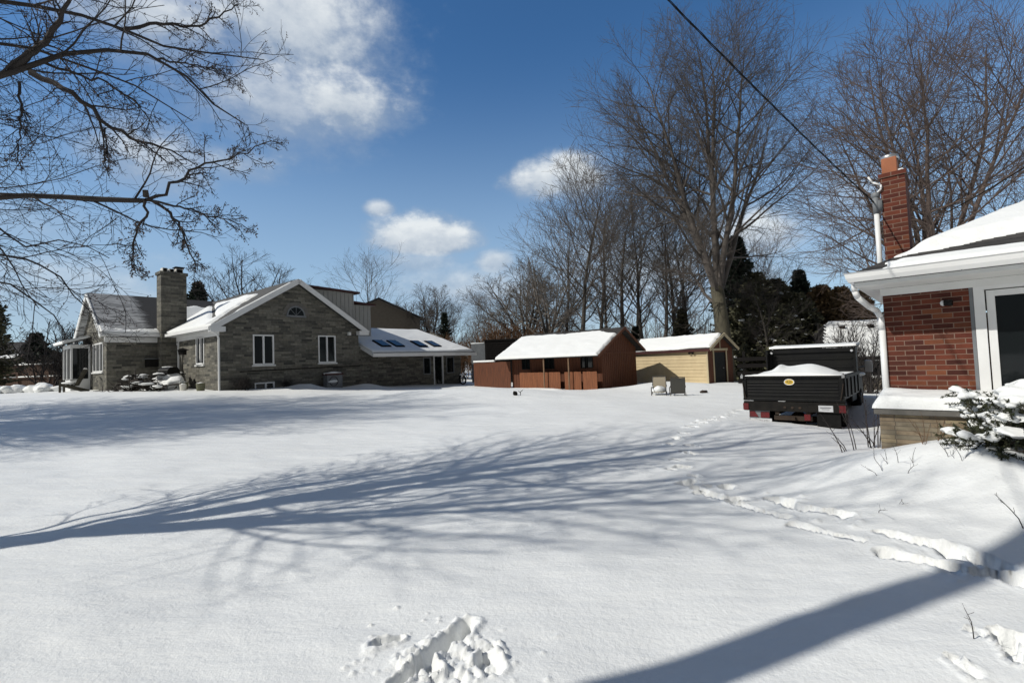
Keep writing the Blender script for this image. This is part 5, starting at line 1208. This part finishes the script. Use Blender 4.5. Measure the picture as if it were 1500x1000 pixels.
# snowy bungalow far right
sb = thing('snowy_bungalow', 'low bungalow with all white snowy roof behind the dump truck', 'house', (X(1200, 29), 29, -.9), R(-14))
mb = MB(); mb.wall(.6, 12, -.5, 2.1, [(2.6, 3.8, .9, 1.9)]); mb.poly([(.6, 7, -.5), (.6, 0, -.5), (.6, 0, 2.1), (.6, 7, 2.1)]); mb.build('wall', M['nbr'], sb)
window(sb, I4, 2.6, 3.8, .9, 1.9)
mb = MB(); mb.slab([(0, -.6, 2.1), (12.6, -.6, 2.1), (12.6, 3.4, 4.35), (1.6, 3.4, 4.35)], .12); mb.slab([(0, 7.6, 2.1), (0, -.6, 2.1), (1.6, 3.4, 4.35)], .12); mb.build('roof', M['shingle'], sb)
mb = MB(); mb.box(-.02, 12.6, -.68, -.605, 1.9, 2.1); mb.build('fascia', M['blackdull'], sb)
roof_snow('roof_snow', sb, (0, -.6, 2.1), (1, 0, 0), (0, .872, .49), 12.6, 4.55, lambda u, v: .14*S((u-v*.36)/.1)*(1+.2*fbm(u, v, 3, 2)), 80, 40)
mb = MB()
for x in (2.0, 3.6, 5.2, 6.9): mb.box(x, x+.28, 2.25, 2.55, 3.75, 4.1)
mb.build('roof_vent', M['blackdull'], sb)

# ================================================================ juniper with snow
def juniper():
    rng = np.random.default_rng(12); c_ = bhw(1.2, -1.12, 0); cz = tz(c_[0], c_[1])-.06
    root = thing('juniper_bush', 'snow laden juniper bush under the white window of the brick house', 'shrub', (c_[0], c_[1], cz))
    n = 80; az = rng.random(n)*6.283; el = rng.uniform(.05, 1.15, n); D = np.stack([np.cos(az)*np.cos(el), np.sin(az)*np.cos(el), np.sin(el)], 1)
    L = rng.uniform(.38, .74, n)*(1-.12*np.sin(el))
    b = grow(rng, rng.normal(size=(n, 3))*np.array([.14, .10, .02]), D, L, np.full(n, .010), np.full(n, .003), 8, .08, -.2)
    w = bhw(.68, -.80, 1.13)-np.array([c_[0], c_[1], cz]); P = resample([(0.10, 0, .35), w*.5+np.array([.03, 0, .16]), w], 8)
    b = cat(b, (P[None], np.linspace(.012, .004, 9)[None]))
    t2 = spawn(rng, *b, 13, .2, 1, .75, .22, lambda t: .20+.16*(1-t), .5, .004, 5, .1, .1, .002)
    link('branches', tmesh('branches', [(b, 6), (t2, 4)]), M['logs'], root)
    k = 60; N = len(t2[0])*k; i = np.repeat(np.arange(len(t2[0])), k); fi = rng.random(N)*4.99; i0 = fi.astype(int); fr = (fi-i0)[:, None]
    Q = t2[0][i, i0]*(1-fr)+t2[0][i, i0+1]*fr; T = nrm(t2[0][i, i0+1]-t2[0][i, i0]); Dd = T*.9+rng.normal(size=(N, 3))*.6
    blades('needles', Q, Dd, rng.uniform(.018, .045, N), rng.uniform(.003, .006, N), M['juniper'], root, rng)
    mb = MB()
    ends = b[0][:, 3:].reshape(-1, 3); ends = ends[ends[:, 2] > .06]; cnt = 0
    for p_ in ends:
        # snow lies on what faces the sky: skip points that have other boughs close above them
        above = ((np.hypot(ends[:, 0]-p_[0], ends[:, 1]-p_[1]) < .07) & (ends[:, 2] > p_[2]+.06)).any()
        if above and rng.random() < .75: continue
        r_ = rng.uniform(.03, .062); mb.blob((p_[0], p_[1], p_[2]+r_*.4), r_*1.4, r_*1.2, r_*.75, int(cnt), .35, 2.2, 10, 7); cnt += 1
    for s in range(3, 9):
        p_ = b[0][-1, s]; r_ = .045-.003*s; mb.blob((p_[0], p_[1], p_[2]+r_*.5), r_*1.5, r_, r_*.8, s, .3, 2, 10, 7)
    for (x, y, z, r_) in ((0.05, 0, .60, .2), (.2, -.05, .52, .2), (-.12, -.05, .50, .17), (.34, -.1, .40, .17), (-.27, -.12, .34, .12), (.1, -.18, .44, .16), (-.34, -.18, .2, .11), (.05, -.34, .26, .12)):
        mb.blob((x, y, z), r_*1.25, r_, r_*.42, int(z*100), .45, 2.8, 16, 10)
    o = mb.build('clinging_snow', M['snow'], root, True, remesh=.012); o['kind'] = 'stuff'
juniper()

# ================================================================ bare stems in the snow near the brick house
def stems(name, label, px, py, items, cat_='plant', rr=.005, mat='twigdark', Y=None, seed=0):
    g = G(px, py); r_ = thing(name, label, cat_, (g[0], g[1], g[2])); rng = np.random.default_rng(seed); mb = MB()
    prs = []
    for (bx_, by_, tx_, ty_) in items:
        a = G(bx_, by_); b = at(tx_, ty_, a[1]+rng.normal()*.12); mid = (a+b)/2+np.array([rng.normal()*.02, 0, 0])+(b-a)[[0, 1, 2]]*np.array([-.06, 0, .03])
        prs.append((resample([a-np.array([0, 0, .08]), a*.6+mid*.4, mid, b], 10)-g, np.linspace(rr, rr*.35, 11)))
    lv = (np.array([p[0] for p in prs]), np.array([p[1] for p in prs]))
    tw = spawn(rng, *lv, 4, .4, 1, .5, .2, lambda t: .08+.12*(1-t), .6, rr*.5, 4, .1, .2, rr*.25)
    link('stalks', tmesh('stalks', [(lv, 6), (tw, 4)]), M[mat], r_); return r_
stems('dormant_shrub', 'bunch of tall bare reddish stems beside the planter corner', 1272, 655, [(1272, 655, 1262, 570), (1276, 656, 1268, 585), (1281, 656, 1280, 600), (1286, 656, 1284, 575), (1278, 654, 1290, 618), (1291, 654, 1306, 606), (1288, 655, 1298, 590), (1284, 655, 1256, 628), (1279, 656, 1246, 612)], seed=1, rr=.0095)
stems('dormant_shrub', 'tall bare stems leaning left across the back of the truck', 1246, 662, [(1236, 662, 1202, 606), (1243, 660, 1212, 622), (1252, 659, 1226, 590), (1255, 658, 1234, 600), (1240, 661, 1218, 640)], seed=2, rr=.008)
stems('dormant_shrub', 'few thin stems poking from the snow mound before the planter', 1296, 690, [(1296, 690, 1280, 655), (1302, 680, 1290, 665), (1299, 673, 1296, 658), (1316, 676, 1308, 652), (1326, 694, 1333, 670), (1337, 678, 1341, 655), (1288, 696, 1262, 681)], seed=3, rr=.0035)
stems('dried_plant', 'dry brown twiggy plant against the planter wall', 1354, 650, [(1354, 650, 1330, 612), (1352, 650, 1340, 618), (1355, 651, 1350, 606), (1356, 650, 1362, 622), (1374, 645, 1370, 608), (1373, 645, 1384, 612), (1376, 645, 1394, 618), (1353, 648, 1335, 630)], seed=4, rr=.004, mat='brush')
stems('dried_plant', 'curved dry twig tangle left of the juniper bush', 1392, 670, [(1392, 668, 1370, 640), (1412, 674, 1378, 636), (1395, 670, 1400, 652), (1390, 669, 1384, 655), (1411, 674, 1418, 655), (1400, 671, 1392, 660)], seed=5, rr=.003)
stems('dead_sprig', 'tiny dark sprig standing in the snow below the mound', 1284, 748, [(1284, 749, 1285, 737), (1285, 748, 1297, 746)], 'twig', .0035, seed=6)
stems('dead_sprig', 'little bent dry sprig in the snow right of the tiny dark one', 1322, 738, [(1316, 739, 1322, 731), (1325, 738, 1321, 730), (1320, 738, 1332, 737)], 'twig', .0025, seed=7)
stems('dead_sprig', 'thin dark stick leaning in the snow at the right photo edge', 1500, 768, [(1502, 770, 1457, 723)], 'twig', .005, seed=8)
stems('dead_sprig', 'single upright stick in the trampled snow at lower right', 1427, 934, [(1427, 934, 1412, 889)], 'twig', .0035, seed=9)

# ================================================================ light and sky
SUN_EL, SUN_DIR = R(40), math.atan2(.358, .934)
sd = bpy.data.lights.new('sun', 'SUN'); so = bpy.data.objects.new('sun', sd); COL.objects.link(so)
sd.energy = 3.85; sd.angle = R(.53); sd.color = (1, .965, .89)
ld = Vector((math.cos(SUN_DIR)*math.cos(SUN_EL), math.sin(SUN_DIR)*math.cos(SUN_EL), -math.sin(SUN_EL)))
so.rotation_euler = ld.to_track_quat('-Z', 'Y').to_euler()

w = bpy.data.worlds.new('World'); sc.world = w; w.use_nodes = True; nt = w.node_tree; nt.nodes.clear()
sky = nd(nt, 'ShaderNodeTexSky'); sky.sky_type = 'NISHITA'; sky.sun_disc = False; sky.sun_elevation = SUN_EL
to_sun = -ld; sky.sun_rotation = math.atan2(to_sun.x, to_sun.y); sky.air_density = 1.0; sky.dust_density = .05; sky.ozone_density = 3.6; sky.altitude = 100
tc = nd(nt, 'ShaderNodeTexCoord'); sp = nd(nt, 'ShaderNodeSeparateXYZ'); nt.links.new(tc.outputs['Generated'], sp.inputs[0])
def mth(op, a, b=None, c=None):
    n = nd(nt, 'ShaderNodeMath', operation=op)
    for i, v in enumerate((a, b, c)):
        if v is None: continue
        if isinstance(v, (int, float)): n.inputs[i].default_value = v
        else: nt.links.new(v, n.inputs[i])
    return n.outputs[0]
AZ = mth('ARCTAN2', sp.outputs[0], sp.outputs[1]); EL = mth('ARCSINE', sp.outputs[2])
cbv = nd(nt, 'ShaderNodeCombineXYZ'); nt.links.new(AZ, cbv.inputs[0]); nt.links.new(EL, cbv.inputs[1])
def wn_(scale, detail, rough=.6, off=0):
    n = nd(nt, 'ShaderNodeTexNoise'); n.inputs['Scale'].default_value = scale; n.inputs['Detail'].default_value = detail; n.inputs['Roughness'].default_value = rough
    mp = nd(nt, 'ShaderNodeMapping'); mp.inputs['Location'].default_value = (off, off*.7, 0); mp.inputs['Scale'].default_value = (1, 1.5, 1); nt.links.new(cbv.outputs[0], mp.inputs[0]); nt.links.new(mp.outputs[0], n.inputs['Vector']); return n.outputs['Fac']
N1 = mth('SUBTRACT', wn_(7, 7, .62), .5); N2 = mth('SUBTRACT', wn_(22, 5, .6, 3.3), .5)
def azel(px, py):
    d = ray(px, py); d = d/np.linalg.norm(d); return math.atan2(d[0], d[1]), math.asin(d[2])
# (photo position, half width, half height, edge softness, noise, strength)
CL = [((425, 30), 160, 130, .85, 1.9, .9), ((505, 150), 100, 52, .75, 1.8, .95), ((415, 150), 130, 75, .95, 2.0, .75), ((230, 25), 170, 70, .9, 2.0, .85), ((215, 225), 100, 46, .9, 2.0, .75), ((345, 238), 70, 26, 1.0, 2.2, .6),
      ((622, 350), 88, 37, .45, 1.3, .95), ((610, 385), 70, 22, .8, 1.2, .55), ((556, 306), 22, 13, .6, 1.0, .8), ((818, 264), 76, 40, .45, 1.3, .95), ((725, 385), 34, 20, .6, 1.0, .75), ((690, 425), 130, 40, 1.0, 1.4, .7),
      ((1115, 340), 80, 40, .7, 1.4, .9), ((960, 410), 220, 70, 1.0, 1.6, .65), ((1240, 300), 90, 60, 1.0, 1.6, .45), ((1330, 380), 120, 50, 1.0, 1.6, .45), ((100, 430), 260, 60, 1.0, 1.6, .55), ((40, 330), 160, 40, 1.0, 1.8, .3),
      ]
tot = None; shade = None
for (c_, hw, hh, soft, na, st) in CL:
    a0, e0 = azel(*c_); a1, _ = azel(c_[0]+hw, c_[1]); a2, _ = azel(c_[0]-hw, c_[1]); _, e1 = azel(c_[0], c_[1]-hh); _, e2 = azel(c_[0], c_[1]+hh)
    ra = abs(a1-a2)/2; re = abs(e1-e2)/2
    dx = mth('DIVIDE', mth('SUBTRACT', AZ, a0), ra); dy0 = mth('DIVIDE', mth('SUBTRACT', EL, e0), re)
    if soft < .5:      # cumulus: flatter base
        dy = mth('MULTIPLY', dy0, mth('ADD', 1.0, mth('MULTIPLY', mth('LESS_THAN', dy0, 0), .35)))
    else: dy = dy0
    d = mth('SQRT', mth('ADD', mth('MULTIPLY', dx, dx), mth('MULTIPLY', dy, dy)))
    d = mth('ADD', mth('ADD', d, mth('MULTIPLY', N1, -na*.9)), mth('MULTIPLY', N2, -na*.35))
    mr = nd(nt, 'ShaderNodeMapRange'); mr.interpolation_type = 'SMOOTHSTEP'; nt.links.new(d, mr.inputs[0])
    mr.inputs[1].default_value = 1+soft*.6; mr.inputs[2].default_value = max(1-soft, 0.02); mr.inputs[3].default_value = 0; mr.inputs[4].default_value = st
    tot = mr.outputs[0] if tot is None else mth('MAXIMUM', tot, mr.outputs[0])
    sh_ = mth('MULTIPLY', mr.outputs[0], mth('ADD', mth('MULTIPLY', dy0, .5), .5)); shade = sh_ if shade is None else mth('MAXIMUM', shade, sh_)
ccol = nd(nt, 'ShaderNodeValToRGB'); ccol.color_ramp.elements[0].position = .12; ccol.color_ramp.elements[0].color = (.36, .44, .55, 1); ccol.color_ramp.elements[1].position = .75; ccol.color_ramp.elements[1].color = (.82, .86, .88, 1)
nt.links.new(mth('ADD', mth('ADD', shade, mth('MULTIPLY', N2, .7)), mth('MULTIPLY', N1, .6)), ccol.inputs[0])
b1 = nd(nt, 'ShaderNodeBackground'); b1.inputs[1].default_value = .118
hs_ = nd(nt, 'ShaderNodeHueSaturation'); hs_.inputs['Saturation'].default_value = 1.2; nt.links.new(sky.outputs[0], hs_.inputs['Color']); hz = nd(nt, 'ShaderNodeMapRange'); hz.interpolation_type = 'SMOOTHERSTEP'; nt.links.new(sp.outputs[2], hz.inputs[0]); hz.inputs[1].default_value = .62; hz.inputs[2].default_value = -.02; hz.inputs[3].default_value = 0; hz.inputs[4].default_value = .68
hm = nd(nt, 'ShaderNodeMix', data_type='RGBA'); nt.links.new(hz.outputs[0], hm.inputs[0]); nt.links.new(hs_.outputs[0], hm.inputs[6]); hm.inputs[7].default_value = (3.6, 4.9, 6.2, 1); nt.links.new(hm.outputs[2], b1.inputs[0])
b2 = nd(nt, 'ShaderNodeBackground'); b2.inputs[1].default_value = 1.0; nt.links.new(ccol.outputs[0], b2.inputs[0])
bn = nd(nt, 'ShaderNodeTexNoise'); bn.inputs['Scale'].default_value = 3.0; bn.inputs['Detail'].default_value = 5; nt.links.new(tc.outputs['Generated'], bn.inputs['Vector'])
bm = nd(nt, 'ShaderNodeMapRange'); bm.interpolation_type = 'SMOOTHSTEP'; nt.links.new(mth('ADD', mth('ADD', sp.outputs[1], mth('MULTIPLY', sp.outputs[2], -.25)), mth('MULTIPLY', mth('SUBTRACT', bn.outputs['Fac'], .5), .7)), bm.inputs[0])
bm.inputs[1].default_value = .12; bm.inputs[2].default_value = -.22; bm.inputs[3].default_value = 0; bm.inputs[4].default_value = .9
b3 = nd(nt, 'ShaderNodeBackground'); b3.inputs[0].default_value = (.15, .155, .16, 1); b3.inputs[1].default_value = 1.0  # unseen grey cloud deck behind the camera, added to dim and grey the sky fill
mx3 = nd(nt, 'ShaderNodeMixShader'); nt.links.new(bm.outputs[0], mx3.inputs[0]); nt.links.new(b1.outputs[0], mx3.inputs[1]); nt.links.new(b3.outputs[0], mx3.inputs[2])
mxs = nd(nt, 'ShaderNodeMixShader'); nt.links.new(mth('MINIMUM', tot, 1.0), mxs.inputs[0]); nt.links.new(mx3.outputs[0], mxs.inputs[1]); nt.links.new(b2.outputs[0], mxs.inputs[2])
ow = nd(nt, 'ShaderNodeOutputWorld'); nt.links.new(mxs.outputs[0], ow.inputs[0])

sc.view_settings.view_transform = 'Standard'; sc.view_settings.look = 'None'; sc.view_settings.exposure = 0; sc.view_settings.gamma = 1
